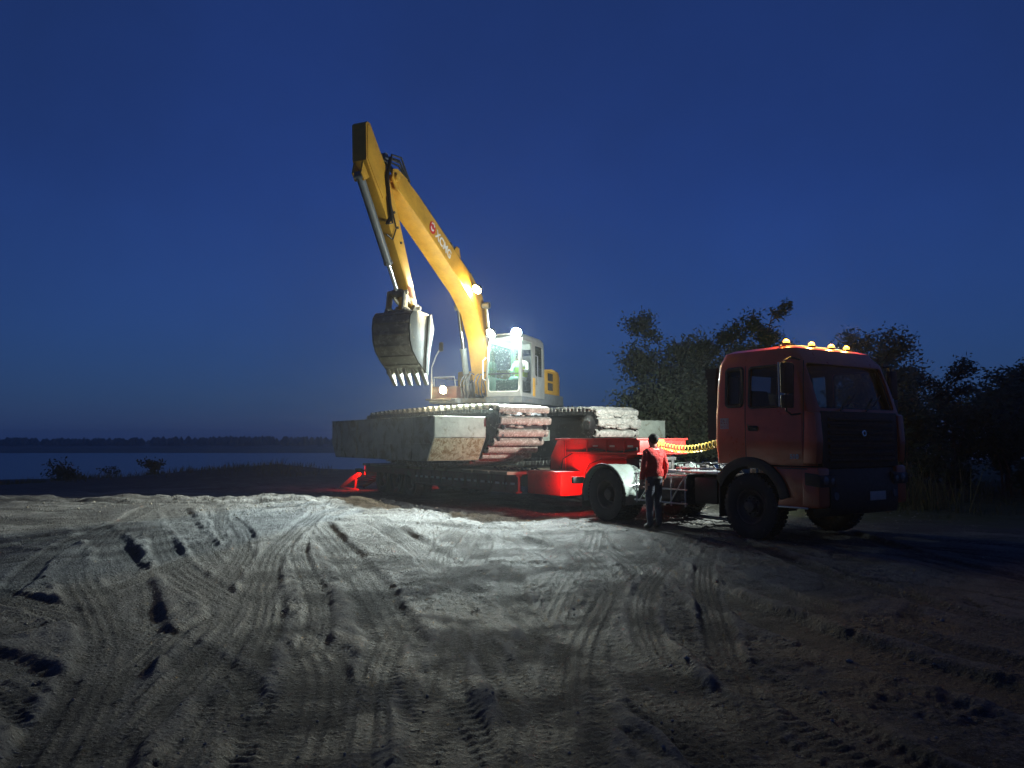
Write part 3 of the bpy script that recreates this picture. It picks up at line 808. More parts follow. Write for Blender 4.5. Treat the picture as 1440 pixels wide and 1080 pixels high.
def rim_mesh(r, w, deep):
    # outer face towards -y
    mb = MB(); h = w/2
    mb.lathe([(r, h*.8), (r, -h*.8), (r-.012, -h*.88), (r-.035, -h*.80), (r-.05, -h*.55), (r-.07, -h*.8+deep), (r*.62, -h*.8+deep+.03), (r*.55, -h*.8+deep-.02), (r*.36, -h*.8+deep-.02), (r*.36, 0)], (0,0,0), 'y', 40)
    for k in range(10):
        a = 2*math.pi*k/10
        mb.cyl((math.cos(a)*r*.46, -h*.8+deep-.02, math.sin(a)*r*.46), (math.cos(a)*r*.46, -h*.8+deep-.06, math.sin(a)*r*.46), .016, n=6)
    return mb.mesh('wheel', M['rim'], 0, 35)

def hub_mesh(rr, y0, y1):
    mb = MB()
    mb.lathe([(rr, y0), (rr, y1+.03), (rr*.85, y1), (rr*.3, y1-.01), (0.001, y1-.012)], (0,0,0), 'y', 20)
    return mb.mesh('hub', M['rim'], 0, 35)

TY_F = tyre_mesh(.535, .30, .29); RIM_F = rim_mesh(.292, .28, .05); HUB_F = hub_mesh(.10, .02, -.16)
TY_R = tyre_mesh(.53, .285, .29); RIM_R = rim_mesh(.292, .26, .17); HUB_R = hub_mesh(.12, .1, -.07)
TY_T = tyre_mesh(.43, .25, .24, blocks=36); RIM_T = rim_mesh(.242, .24, .13); HUB_T = hub_mesh(.09, .1, -.05)

def wheel(th, x, y, r, ty, rim, hub, flip, mates=()):
    """one wheel: rim disc carrying its tyre and hub; mates = further tyres of a dual set, at y offsets"""
    L = Matrix.Translation((x, y, r)) @ (Matrix.Rotation(math.pi, 4, 'Z') if flip else Matrix())
    w = th.part('wheel', rim, None, local=L)
    th.part('tyre', ty, None, parent=w)
    for m in mates: th.part('tyre', ty, None, parent=w, local=Matrix.Translation((0, m, 0)))
    th.part('hub', hub, None, parent=w)
    return w

tr = Thing('tractor_truck', 'red tractor unit with amber roof lamps coupled to the lowbed trailer', 'truck', O, ANG, (1.8, 0, 0))
LW = 3.58
wheel(tr, LW, -1.06, .535, TY_F, RIM_F, HUB_F, False)
wheel(tr, LW, 1.06, .535, TY_F, RIM_F, HUB_F, True)
wheel(tr, 0, -1.08, .53, TY_R, RIM_R, HUB_R, False, (.31,))
wheel(tr, 0, 1.08, .53, TY_R, RIM_R, HUB_R, True, (.31,))

# cab shell
def cab_ring(z, xr, xf, w, r):
    return [(x, y, z) for x, y in rrect(xr, xf, -w, w, r, 6)]
LV = [(1.22, 2.86, 4.74, 1.19, .12), (1.60, 2.84, 4.80, 1.205, .12), (2.04, 2.85, 4.80, 1.20, .11), (2.12, 2.86, 4.78, 1.195, .11), (2.50, 2.87, 4.67, 1.18, .12), (2.88, 2.90, 4.54, 1.155, .13), (3.0, 2.95, 4.43, 1.125, .16), (3.075, 2.98, 4.38, 1.09, .14), (3.12, 3.08, 4.27, 1.0, .14)]
c = MB().loft([cab_ring(*l) for l in LV])
cab = tr.part('cab', c, M['truck_red'], smooth=32)
inner = MB().loft([cab_ring(z if z > 1.3 else 1.45, xr+.06, xf-.06, w-.06, r*.7) for z, xr, xf, w, r in LV[:6]] + [cab_ring(2.93, 3.1, 4.3, 1.0, .2)])
cutters = [inner,
    MB().prism(rrect(3.60, 4.44, 2.14, 2.80, .06), -1.6, 1.6),
    MB().prism(rrect(3.13, 3.46, 2.18, 2.80, .04), -1.6, 1.6),
    MB().prism(rrect(-1.03, 1.03, 2.10, 2.82, .07), 4.1, 5.2, 'x'),
    MB().prism(rrect(-.75, .75, 2.25, 2.75, .06), 2.5, 3.05, 'x')]
cut(cab, cutters)
cab.data.materials.append(M['satin_black'])
for p_ in cab.data.polygons:      # the lining of the cab is dark
    x, y, z = p_.center
    w_, f_ = float(np.interp(z, [l[0] for l in LV], [l[3] for l in LV])), float(np.interp(z, [l[0] for l in LV], [l[2] for l in LV]))
    if abs(y) < w_-.05 and 2.91 < x < f_-.05 and 1.3 < z < 2.98: p_.material_index = 1
def side_y(z):  # outer half width of the cab at z
    return float(np.interp(z, [l[0] for l in LV], [l[3] for l in LV]))
def front_x(z):
    return float(np.interp(z, [l[0] for l in LV], [l[2] for l in LV]))
# glazing, seals
for s in (-1, 1):
    for x0, x1, z0, z1, nm in ((3.57, 4.47, 2.11, 2.83, 'door_window'), (3.10, 3.49, 2.15, 2.83, 'quarter_window')):
        g = MB(); y0, y1 = side_y(z0)-.03, side_y(z1)-.03
        g.add([(x0, s*y0, z0), (x1, s*y0, z0), (x1, s*y1, z1), (x0, s*y1, z1)], [(0,1,2,3)])
        pane = tr.part(nm, g, M['glass'], smooth=0)
        fr = MB(); pts = [(x, s*(side_y(z)-.004), z) for x, z in rrect(x0+.03, x1-.03, z0+.03, z1-.03, .05)]
        fr.tube(pts, .022 if nm == 'door_window' else .034, 6, True)
        tr.part('seal', fr, M['black'], parent=pane)
g = MB(); zs = np.linspace(2.08, 2.85, 6)
rows = [[(front_x(z)-.035-.10*(abs(y)/1.05)**4, y, z) for y in np.linspace(-1.06, 1.06, 13)] for z in zs]
g.add([p for r_ in rows for p in r_], [(i*13+k, i*13+k+1, (i+1)*13+k+1, (i+1)*13+k) for i in range(5) for k in range(12)])
ws = tr.part('windscreen', g, M['screen_glass'])
fr = MB().tube([(front_x(z)+.001-.06*(abs(y)/1.05)**6, y, z) for y, z in rrect(-1.04, 1.04, 2.095, 2.825, .07)], .022, 6, True)
tr.part('seal', fr, M['black'], parent=ws)
for y in (-.55, .15):
    wp = MB().tube([(4.83, y, 2.07), (4.80, y+.25, 2.16), (4.74, y+.55, 2.34)], .012, 5)
    tr.part('wiper', wp, M['black'], parent=ws)
g = MB().add([(2.90, -.8, 2.2), (2.90, .8, 2.2), (2.94, .8, 2.8), (2.94, -.8, 2.8)], [(0,1,2,3)])
tr.part('rear_window', g, M['glass'], smooth=0)
# interior: seats, dashboard, steering wheel
for y in (-.6, .6):
    st = MB().box(3.35, 3.85, y-.26, y+.26, 1.55, 1.75); st.obox((3.33, y, 2.08), (.14, .5, .75), Matrix.Rotation(R(-10), 3, 'Y'))
    tr.part('seat', st, M['seat'], .04)
tr.part('dashboard', MB().box(4.30, 4.68, -1.08, 1.08, 1.75, 2.04), M['satin_black'], .05)
sw = MB().tube([(4.18+.10*math.sin(a), .6+.22*math.cos(a), 2.06+.2*math.sin(a)) for a in np.linspace(0, 2*math.pi, 20)[:-1]], .016, 6, True)
sw.cyl((4.18, .6, 2.06), (4.42, .6, 1.95), .03)
tr.part('steering_wheel', sw, M['black'])
tr.part('curtain', MB().box(3.04, 3.07, -1.05, -.80, 2.1, 2.7), M['white'], .01)
# doors: raised skin with a shut line, handle, lower skirt
for s in (-1, 1):
    d = MB()
    zz = [1.24, 1.45, 1.62, 1.80, 2.02, 2.10]
    ring = [[(x, s*(side_y(z)+o+b), z) for x, o in ((3.535, -.02), (3.55, .006), (3.85, .010), (4.3, .010), (4.60, .006), (4.615, -.02))] for z, b in zip(zz, (0, .012, .018, .006, .0, -.004))]
    d.add([p for r_ in ring for p in r_], [(i*6+k, i*6+k+1, (i+1)*6+k+1, (i+1)*6+k) for i in range(5) for k in range(5)])
    door = tr.part('door', d, M['truck_red'], smooth=50)
    hd = MB().prism(rrect(3.60, 3.80, 1.76, 1.845, .035), s*1.232-.006, s*1.232+.006)
    hd.cyl((3.625, s*1.24, 1.77), (3.625, s*1.262, 1.86), .014); hd.cyl((3.62, s*1.255, 1.83), (3.78, s*1.255, 1.80), .012)
    tr.part('handle', hd, M['satin_black'], parent=door)
    for x_ in (3.525, 4.628):
        sm_ = MB()
        for za, zb in zip((1.24, 1.62, 2.04, 2.5), (1.62, 2.04, 2.5, 2.84)):
            sm_.add([(x_-.008, s*(side_y(za)+.002), za), (x_+.008, s*(side_y(za)+.002), za), (x_+.008, s*(side_y(zb)+.002), zb), (x_-.008, s*(side_y(zb)+.002), zb)], [(0,1,2,3)])
        tr.part('door_gap', sm_, M['black'], 0, 0, parent=door)
    # red skirt below the door, with its step slot
    k = MB().prism([(4.10, .58), (4.74, .58), (4.76, 1.0), (4.74, 1.20), (4.02, 1.20), (4.14, .98), (4.16, .80)], s*1.0, s*1.19)
    sk = tr.part('side_skirt', k, M['truck_red'], .03)
    tr.part('step', MB().box(4.12, 4.66, s*1.19-.03*s-.02, s*1.19+.012*s+.0, .565, .59), M['steel'], .004, parent=sk)
    tr.part('trim_strip', MB().box(4.12, 4.66, s*1.192-.004, s*1.192+.004, 1.165, 1.185), M['black'], 0, parent=sk)
    # wheel arch flare
    a = MB(); n = 22
    pr = [(math.cos(q)*r_, math.sin(q)*r_) for r_, qs in ((.66, np.linspace(R(8), R(158), n)), (.84, np.linspace(R(150), R(10), n))) for q in qs]
    a.prism([(LW+.0+x*0.92, .60+z*0.88) for x, z in pr], s*1.02, s*1.235)
    tr.part('wheel_arch', a, M['satin_black'], .012)
    tr.part('mudflap', MB().box(2.80, 2.83, s*.90-.15, s*.90+.15, .30, .85), M['black'], .01)
# sticker of small characters on the cab side behind the door
st = tr.part('sticker', MB().box(3.0, 3.18, -1.207, -1.2035, 1.80, 1.98), M['sticker'], 0)
gl = MB(); rs = random.Random(2)
for i in range(3):
    for j in range(3):
        for k in range(5):
            x = 3.012+j*.057+rs.uniform(.0, .035); z = 1.81+i*.056+rs.uniform(.0, .035)
            if rs.random() < .5: gl.box(x, x+.02, -1.2085, -1.2072, z, z+.005)
            else: gl.box(x, x+.005, -1.2085, -1.2072, z, z+.02)
tr.part('lettering', gl, M['logo_red'], 0, 0, parent=st)
me = text_mesh('510', .105, M['white'], .003, .002)
tr.part('lettering', me, None, local=Matrix.Translation((4.46, -1.2225, 1.355)) @ Matrix.Rotation(R(90), 4, 'X'))
# corner panels beside the grille (red), grille, bumper, headlights
for s in (-1, 1):
    k = MB().prism([(4.60, 1.25), (4.83, 1.25), (4.86, 1.6), (4.83, 2.03), (4.66, 2.06)], s*1.05, s*1.215)
    tr.part('corner_deflector', k, M['truck_red'], .025)
    k = MB().prism(rrect(4.55, 4.86, .58, 1.20, .05), s*.92, s*1.195)
    tr.part('bumper_end', k, M['truck_red'], .04)
    hl = MB().prism([(4.62, .93), (4.885, .90), (4.885, 1.06), (4.84, 1.10), (4.62, 1.12)], s*.78, s*1.203)
    h = tr.part('headlight', hl, M['satin_black'], .012)
    ln = MB().sphere((4.875, s*1.05, 1.0), .07, 12, 8, (.5, 1, 1)); ln.sphere((4.87, s*.88, .99), .06, 12, 8, (.5, 1, 1))
    tr.part('lens', ln, M['lens_clear'], parent=h)
    fg = MB().lathe([(.001, .09), (.06, .09), (.065, .06), (.065, 0)], (4.80, s*.80, .76), 'x', 16)
    tr.part('fog_lamp', fg, M['lens_clear'])
gr = MB().box(4.72, 4.825, -1.03, 1.03, 1.18, 2.06)
grille = tr.part('grille', gr, M['satin_black'], .02)
for i in range(7):
    z = 1.27+i*.105
    tr.part('slat', MB().prism([(4.815, z), (4.86, z+.01), (4.865, z+.05), (4.82, z+.075)], -.88, .88), M['black'], .006, parent=grille)
em = MB().lathe([(.03, .012), (.05, .012), (.055, .0)], (4.868, 0, 1.72), 'x', 20)
tr.part('emblem', em, M['chrome'], parent=grille)
bu = MB().prism([(4.55, .42), (4.84, .46), (4.87, .60), (4.87, .90), (4.80, 1.18), (4.55, 1.18)], -.92, .92)
bumper = tr.part('bumper', bu, M['satin_black'], .025)
tr.part('number_plate', MB().box(4.872, 4.880, .10, .54, .66, .80), M['sticker'], .004, parent=bumper)
# mirrors
for s in (-1, 1):
    mr = MB().prism(rrect(-.055, .055, -.11, .11, .04), 2.33, 2.80, 'z'); mr.v = [(x+4.52, y+s*1.44, z) for x, y, z in mr.v]
    mir = tr.part('side_mirror', mr, M['satin_black'], .02)
    m2 = MB().prism(rrect(-.055, .055, -.11, .11, .04), 2.10, 2.30, 'z'); m2.v = [(x+4.52, y+s*1.44, z) for x, y, z in m2.v]
    tr.part('wide_angle_mirror', m2, M['satin_black'], .02, parent=mir)
    tr.part('mirror_glass', MB().box(4.458, 4.463, s*1.44-.095, s*1.44+.095, 2.35, 2.78), M['chrome'], .002, parent=mir)
    ar = MB().tube([(4.55, s*1.15, 2.86), (4.52, s*1.32, 2.88), (4.50, s*1.44, 2.84), (4.50, s*1.44, 2.06), (4.52, s*1.34, 2.0), (4.58, s*1.19, 2.02)], .016, 7)
    tr.part('mirror_arm', ar, M['satin_black'], parent=mir)
    tr.part('mirror_edge_glint', MB().box(4.462, 4.478, s*1.56-.012, s*1.56+.012, 2.12, 2.80), M['white'], .004, parent=mir)  # white strip paints the mirror edge as lit by the rear work lamp
# roof rail with its amber lamps
rail = MB().tube([(4.12, -1.05, 3.12), (4.14, -.5, 3.15), (4.14, .5, 3.15), (4.12, 1.05, 3.12)], .018, 6)
for y in (-.9, -.3, .3, .9): rail.cyl((4.13, y, 3.04), (4.13, y, 3.15), .014, n=6)
rl = tr.part('roof_rail', rail, M['steel'])
for y in (-.92, -.26, .28, .72):
    b = MB().prism(rrect(4.09, 4.20, y-.07, y+.07, .03), 3.15, 3.175, 'z')
    lamp = tr.part('roof_lamp', b, M['black'], .004)
    ln = MB().sphere((4.15, y, 3.195), .05, 14, 8, (1, 1.2, .8))
    tr.part('lens', ln, M['lamp_amber'], parent=lamp)
    d = bpy.data.lights.new('roof_lamp_light', 'POINT'); d.energy = P_BEACON; d.color = (1, .55, .14); d.shadow_soft_size = .04
    lo = bpy.data.objects.new('roof_lamp_light', d); COL.objects.link(lo); lo.parent = lamp; lo.location = (4.16, y, 3.29)
# back of the cab: intake duct, protective rack and the white work lamp
du = MB()
for i in range(26): du.box(2.60-.012*(i % 2), 2.78+.012*(i % 2), -1.06-.008*(i % 2), -.86+.008*(i % 2), 1.62+i*.042, 1.62+(i+1)*.042)
du.box(2.58, 2.82, -1.08, -.84, 2.712, 2.86)
tr.part('air_intake', du, M['black'], 0)
ra = MB()
for y in (-.7, 0, .7): ra.cyl((2.76, y, 1.2), (2.76, y, 2.7), .022, n=8)
ra.cyl((2.76, -.75, 2.7), (2.76, .75, 2.7), .022, n=8); ra.cyl((2.76, -.75, 1.9), (2.76, .75, 1.9), .022, n=8)
tr.part('rear_rack', ra, M['frame'])
LAMP_R = (2.62, .30, 2.66)
b = MB().box(2.64, 2.74, .20, .40, 2.58, 2.74)
wl_ = tr.part('work_lamp', b, M['black'], .015)
tr.part('lens', MB().lathe([(.001, -.012), (.05, -.010), (.07, .01)], (2.635, .30, 2.66), 'x', 18), M['lamp_white'], parent=wl_)
spot('work_lamp_light', wl_, LAMP_R, (-1, -.16, -.04), P_REAR, (.90, 1.0, .95), 176, 0.75, .05)
# chassis frame
ch = MB()
for s in (-1, 1):
    ch.box(-1.0, 4.6, s*.42-.04, s*.42+.04, .72, .98)
for x in (-.98, -.4, .6, 1.4, 2.2, 3.0, 4.0): ch.box(x-.05, x+.05, -.379, .379, .76, .94)
tr.part('chassis_frame', ch, M['frame'], .01)
ax = MB().cyl((0, -.75, .53), (0, .75, .53), .085, n=12); ax.sphere((0, 0, .53), .24, 14, 10, (1, .8, 1))
ax.cyl((0, 0, .55), (2.6, 0, .72), .055, n=10)
tr.part('rear_axle', ax, M['frame'])
tr.part('front_axle', MB().box(LW-.06, LW+.06, -.92, .92, .44, .56), M['frame'], .02)
tr.part('engine', MB().box(3.1, 4.3, -.36, .36, .74, 1.24), M['black'], .05)
for s in (-1, 1):
    sp_ = MB()
    for i in range(5): sp_.box(-.75+.1*i, .75-.1*i, s*.52-.035, s*.52+.035, .64+.022*i, .66+.022*i)
    tr.part('leaf_spring', sp_, M['frame'], .003)
    sp_ = MB()
    for i in range(4): sp_.box(LW-.75+.1*i, LW+.75-.1*i, s*.44-.035, s*.44+.035, .57+.022*i, .59+.022*i)
    tr.part('leaf_spring', sp_, M['frame'], .003)
# fifth wheel coupling
fw = MB().prism(rrect(-.45, .45, -.42, .42, .2), 1.20, 1.27, 'z'); fw.v = [(x+.05, y, z) for x, y, z in fw.v]
fw.box(-.15, .25, -.5, -.42, .98, 1.22); fw.box(-.15, .25, .42, .5, .98, 1.22)
tr.part('fifth_wheel', fw, M['frame'], .015)
# rear mudguards
for s in (-1, 1):
    f = MB(); n = 20
    qs = np.linspace(R(196), R(-18), n)
    pr = [(math.cos(q)*.645, .53+math.sin(q)*.60) for q in qs] + [(math.cos(q)*.62, .53+math.sin(q)*.575) for q in qs[::-1]]
    f.prism(pr, s*.60, s*1.265)
    fe = tr.part('mudguard', f, M['fender'], .006, 60)
    lip = MB().tube([(math.cos(q)*.645, s*1.262, .53+math.sin(q)*.60) for q in qs], .022, 6)
    tr.part('lip', lip, M['satin_black'], parent=fe)
    ar = MB().cyl((0, s*.44, .92), (.05, s*.9, 1.10), .02, n=8); ar.cyl((.64, s*.44, .80), (.60, s*1.1, .72), .016, n=8)
    tr.part('bracket', ar, M['steel'], parent=fe)
    tr.part('mudflap', MB().box(-.70, -.675, s*.93-.32, s*.93+.32, .22, .50), M['black'], .006, parent=fe)
    # tail lamp at the end of the frame
    tb = tr.part('tail_lamp', MB().box(-.98, -.90, s*1.16-.15, s*1.16+.15, .70, .84), M['black'], .012)
    tr.part('lens', MB().box(-.992, -.981, s*1.16-.13, s*1.16+.13, .715, .825), M['lens_red'], .003, parent=tb)
    tr.part('lamp_bar', MB().box(-.97, -.91, min(s*.46, s*.98), max(s*.46, s*1.02), .74, .80), M['frame'], .005, parent=tb)
    spot('tail_lamp_light', tb, (-1.03, s*1.28, .77), (-1, s*-.45, -.08), P_TAIL*(1 if s < 0 else .25), (1.0, .03, .02), 160, 0.8, .06)
# tanks, battery box and side guards behind the front wheel
tr.part('fuel_tank', MB().prism([(x, z) for x, z in rrect(-1.08, -.50, .45, .98, .12)], 1.05, 2.05, 'x'), M['frame'], .01)
tr.part('air_tank', MB().cyl((.95, .78, .62), (1.75, .78, .62), .17, n=18), M['frame'], .01)
tr.part('battery_box', MB().box(2.2, 2.72, -1.0, -.52, .50, .95), M['black'], .02)
gd = MB()
for z in (.47, .72, .97): gd.cyl((.78, -1.13, z), (2.15, -1.13, z), .016, n=8)
for x in (.84, 1.25, 1.75, 2.1): gd.cyl((x, -1.13, .42), (x, -1.13, 1.0), .014, n=8)
gd.cyl((.9, -1.13, .45), (1.35, -1.13, .98), .014, n=8); gd.cyl((1.7, -1.13, .45), (2.1, -1.13, .96), .014, n=8)
for z in (.5, .95): gd.cyl((1.2, -1.13, z), (1.2, -.5, z), .012, n=6); gd.cyl((2.0, -1.13, z), (2.0, -.5, z), .012, n=6)
tr.part('side_guard', gd, M['steel'])
cw = MB()
for i in range(7): cw.box(.75+i*.12, .75+i*.12+.09, -.62, .62, 1.0, 1.03)
cw.box(.7, 1.62, -.66, -.62, .985, 1.045); cw.box(.7, 1.62, .62, .66, .985, 1.045)
tr.part('catwalk', cw, M['steel'], .003)
tr.part('catwalk', MB().box(1.75, 2.70, -.95, -.35, 1.02, 1.05), M['steel'], .004)
tr.part('step_bar', MB().box(1.9, 2.82, -1.14, -.97, 1.10, 1.125), M['steel'], .004)
vb = MB(); rs = random.Random(3)
for i in range(14): vb.obox((rs.uniform(.7, 2.5), rs.uniform(-.5, .5), rs.uniform(1.0, 1.14)), (rs.uniform(.06, .2), rs.uniform(.06, .2), rs.uniform(.05, .14)), Matrix.Rotation(rs.uniform(0, 3), 3, 'Z'))
tr.part('valve_block', vb, M['frame'], .01)
hs = MB()
for i in range(6):
    x = rs.uniform(.8, 2.0); y = rs.uniform(-.6, .5)
    hs.tube([(x, y, .95), (x+.1, y-.1, 1.15), (x+.35, y, 1.18), (x+.5, y+.1, 1.0)], .014, 6)
tr.part('hose', hs, M['hose'])

# coiled air hose between the trailer neck and the back of the cab
pts = []
turns = 21
for i in range(turns*10+1):
    t = i/(turns*10)
    q = 2*math.pi*turns*t
    x = .60 + 2.12*t; sag = -.10*math.sin(math.pi*t) + .10*t*t
    y = -.30-.42*t
    pts.append((x, y+.068*math.cos(q), 1.52+sag+.068*math.sin(q)))
ho = solo('air_hose', MB().tube(pts, .0115, 5), M['yellow_hose'], 'yellow coiled air hose stretched from the trailer neck to the cab', 'hose')
ho.matrix_world = Matrix.Translation(O) @ Matrix.Rotation(ANG, 4, 'Z')

# ------------------------------------------------------------------ the lowbed trailer
tl = Thing('lowbed_trailer', 'red gooseneck lowbed trailer with timber deck under the excavator', 'trailer', O, ANG, (-6.0, 0, 0))
nb = MB().box(-2.25, .40, -.66, .66, 1.36, 1.62)
nb.box(-2.30, .43, -.73, .73, 1.62, 1.655); nb.box(-2.0, .42, -.71, .71, 1.325, 1.36)
for x in (-1.2, -.55, .0):
    for s in (-1, 1): nb.box(x-.012, x+.012, min(s*.66, s*.70), max(s*.66, s*.70), 1.361, 1.619)
neck = tl.part('neck_beam', nb, M['trailer_red'], .006)
for x in (-.95, -.40, .16):
    tl.part('reflector', MB().box(x-.08, x+.08, -.6665, -.6605, 1.47, 1.51), M['sticker'], .002, parent=neck)
tl.part('front_box', MB().box(.405, .43, -.65, .65, 1.37, 1.61), M['trailer_red'], .004, parent=neck)
tl.part('warning_plate', MB().box(.433, .445, -.16, .02, 1.50, 1.63), M['yellow_hose'], .003, parent=neck)
dp = [(.05, 1.325), (-.85, 1.325), (-1.35, 1.22), (-1.60, 1.05), (-1.70, .80), (-1.72, .42), (-2.5, .42), (-2.5, .93), (-2.42, 1.25), (-2.2, 1.37), (-2.0, 1.37)]
k = [(.05, 1.318), (.0, 1.24), (-.75, 1.22), (-1.18, 1.10), (-1.32, .92), (-1.36, .42), (-2.5, .42), (-2.5, .93), (-2.40, 1.28), (-2.2, 1.40), (-2.0, 1.318)]
drop = tl.part('neck_drop', MB().prism(k, -.64, .64), M['trailer_red'], .012)
for s in (-1, 1):
    g = MB().prism([(-2.20, 1.617), (-1.95, 1.617), (-1.92, .94), (-2.48, .94), (-2.46, 1.25)], s*.70, s*.735)
    tl.part('gusset', g, M['trailer_red'], .006, parent=drop)
    pl = tl.part('side_plate', MB().box(-2.72, -1.45, min(s*.645, s*1.22), max(s*.645, s*.90), .40, .93), M['trailer_red'], .03)
    bo = MB()
    for x in (-2.58, -2.35, -2.12, -1.89): bo.cyl((x, s*.895, .86), (x, s*.908, .86), .026, n=8)
    bo.cyl((-2.58, s*.895, .66), (-2.58, s*.908, .66), .032, n=8)
    tl.part('bolt', bo, M['black'], parent=pl)
# air and hydraulic lines, weld beads and a safety chain on the neck
for k, (dz, sag) in enumerate(((0, .05), (.035, .08))):
    tl.part('hose', MB().tube([(.38, -.675, 1.42+dz), (-.3, -.685, 1.40+dz-sag), (-1.0, -.685, 1.41+dz), (-1.7, -.685, 1.38+dz-sag), (-1.98, -.745, 1.20), (-2.05, -.75, .97)], .013, 6), M['hose'], parent=neck)
wb = MB()
wb.tube([(-2.46, -.737, 1.25), (-2.48, -.737, .945), (-1.93, -.737, .945), (-1.95, -.737, 1.61)], .010, 5)
wb.tube([(-.75, -.642, 1.22), (-1.18, -.642, 1.10), (-1.32, -.642, .92), (-1.355, -.642, .5)], .010, 5)
tl.part('weld_bead', wb, M['trailer_dark'], parent=drop)
cm_ = MB()
for i in range(26):
    t = i/25; c_ = Vector((-2.55-1.35*t, -1.05-.30*t, .945+.03*math.sin(i*2.1)+.0*t))
    cm_.obox(c_, (.075, .022 if i % 2 else .05, .05 if i % 2 else .022), Matrix.Rotation(.25+.3*math.sin(i), 3, 'Z'))
tl.part('lashing_chain', cm_, M['chain'])
tl.part('side_marker', MB().box(-1.62, -1.50, -.912, -.901, .60, .66), M['sticker'], .003)
# side beams with reflector strips
for s in (-1, 1):
    b = MB().box(-7.9, -2.735, s*1.44-.03, s*1.44+.03, .44, .82)
    b.box(-7.9, -2.735, s*1.44-.08, s*1.44+.08, .40, .44); b.box(-7.9, -2.735, s*1.44-.08, s*1.44+.08, .78, .82)
    for x in np.arange(-7.6, -2.8, .62): b.box(x-.01, x+.01, min(s*1.44, s*1.51), max(s*1.44, s*1.51), .441, .779)
    b.prism([(-7.9, .40), (-7.9, .82), (-11.4, .82), (-11.4, .62), (-8.4, .62)], s*1.44-.05, s*1.44+.05)
    be = tl.part('side_beam', b, M['trailer_dark'], .004)
    for i in range(16):
        x = -2.95 - i*.33
        tl.part('reflector', MB().box(x-.09, x+.09, s*1.475-.006, s*1.475+.006, .585, .635) if i == 0 else bpy.data.meshes['reflector_strip'], M['white'], .002, parent=be,
                local=None if i == 0 else Matrix.Translation((-i*.33, 0 if s < 0 else 2.95, 0)))
        if i == 0 and s < 0: be.children[0].data.name = 'reflector_strip'
for y in (-.75, -.25, .25, .75):
    tl.part('long_beam', MB().box(-11.4, -2.502, y-.05, y+.05, .50, .82), M['trailer_dark'], .006)
pk = MB().box(-.125, .125, -1.72, 2.1, .823, .893).mesh('plank', M['wood'], .008)
for i in range(31):
    x = -2.88-i*.272
    tl.part('plank', pk, None, local=Matrix.Translation((x+random.uniform(-.006, .006), random.uniform(-.05, .05), random.uniform(-.003, .003))))
for x in (-8.55, -9.55, -10.55):
    wheel(tl, x, -1.22, .40, TY_T, RIM_T, HUB_T, False, (.29,))
    wheel(tl, x, 1.22, .40, TY_T, RIM_T, HUB_T, True, (.29,))
    tl.part('axle', MB().cyl((x, -1.1, .40), (x, 1.1, .40), .07, n=10), M['frame'])
tl.part('rear_crossbeam', MB().box(-11.52, -11.402, -1.5, 1.5, .50, .86), M['trailer_red'], .01)
for s in (-1, 1):
    tb = tl.part('tail_lamp', MB().box(-11.50, -11.42, s*1.72-.12, s*1.72+.12, .58, .72).box(-11.48, -11.44, min(s*1.45, s*1.62), max(s*1.45, s*1.62), .62, .68), M['black'], .01)
    tl.part('lens', MB().box(-11.512, -11.501, s*1.72-.10, s*1.72+.10, .60, .70), M['lens_red'], .003, parent=tb)
    spot('tail_lamp_light', tb, (-11.56, s*1.86, .64), (-1, s*-.5, -.30), P_TAIL*.8, (1.0, .06, .03), 172, 0.35, .05)
    # lowered loading ramp: two side rails, rungs, prop
    rp = MB(); y0, y1 = (-1.62, -.72) if s < 0 else (.72, 1.62)
    for y in (y0, y1-.06):
        rp.prism([(-11.58, .62), (-11.58, .48), (-13.25, -.02), (-13.42, .02), (-12.4, .42)], y, y+.06)
    ramp_o = tl.part('ramp', rp, M['trailer_red'], .01)
    for i in range(6):
        t = (i+.5)/6; x = -11.7-1.45*t; z = .56-.50*t
        tl.part('rung', MB().box(x-.06, x+.06, y0+.062, y1-.062, z-.03, z+.02), M['trailer_red'], .006, parent=ramp_o)
    pp = MB().cyl((-11.95, y0+.03, .42), (-12.05, y0+.03, .02), .035, n=8).cyl((-11.95, y1-.03, .42), (-12.05, y1-.03, .02), .035, n=8); pp.box(-13.2, -11.7, y0-.02, y0+.02, -.01, .05)
    tl.part('prop', pp, M['trailer_red'], .008, parent=ramp_o)
# ------------------------------------------------------------------ the amphibious excavator
ex = Thing('amphibious_excavator', 'yellow amphibious excavator on muddy pontoons with raised boom and lit lamps', 'excavator', O, ANG, (-6.7, .3, .9))
PB = [(-3.05, 2.05), (-3.14, 1.76), (-4.22, 1.05), (-9.35, 1.05), (-10.3, 1.75), (-10.4, 2.05), (-10.2, 2.28), (-3.3, 2.28)]
def chaikin(P, n):
    for _ in range(n):
        Q = []
        for a, b in zip(P, P[1:]+P[:1]):
            Q += [(a[0]*.75+b[0]*.25, a[1]*.75+b[1]*.25), (a[0]*.25+b[0]*.75, a[1]*.25+b[1]*.75)]
        P = Q
    return P
TP = chaikin([(-2.86, 2.28), (-2.94, 1.72), (-4.16, .965), (-9.4, .965), (-10.5, 1.7), (-10.58, 2.3), (-10.2, 2.44), (-3.2, 2.44)], 2)
def resample(P, pitch):
    P = [Vector((a, 0, b)) for a, b in P]
    seg = [(P[i], P[(i+1) % len(P)]) for i in range(len(P))]
    tot = sum((b-a).length for a, b in seg); n = round(tot/pitch)
    out = []; acc = 0; k = 0
    for i in range(n):
        s = tot*i/n
        while acc + (seg[k][1]-seg[k][0]).length < s: acc += (seg[k][1]-seg[k][0]).length; k += 1
        a, b = seg[k]; d = (b-a).normalized()
        out.append((a + d*(s-acc), d))
    return out
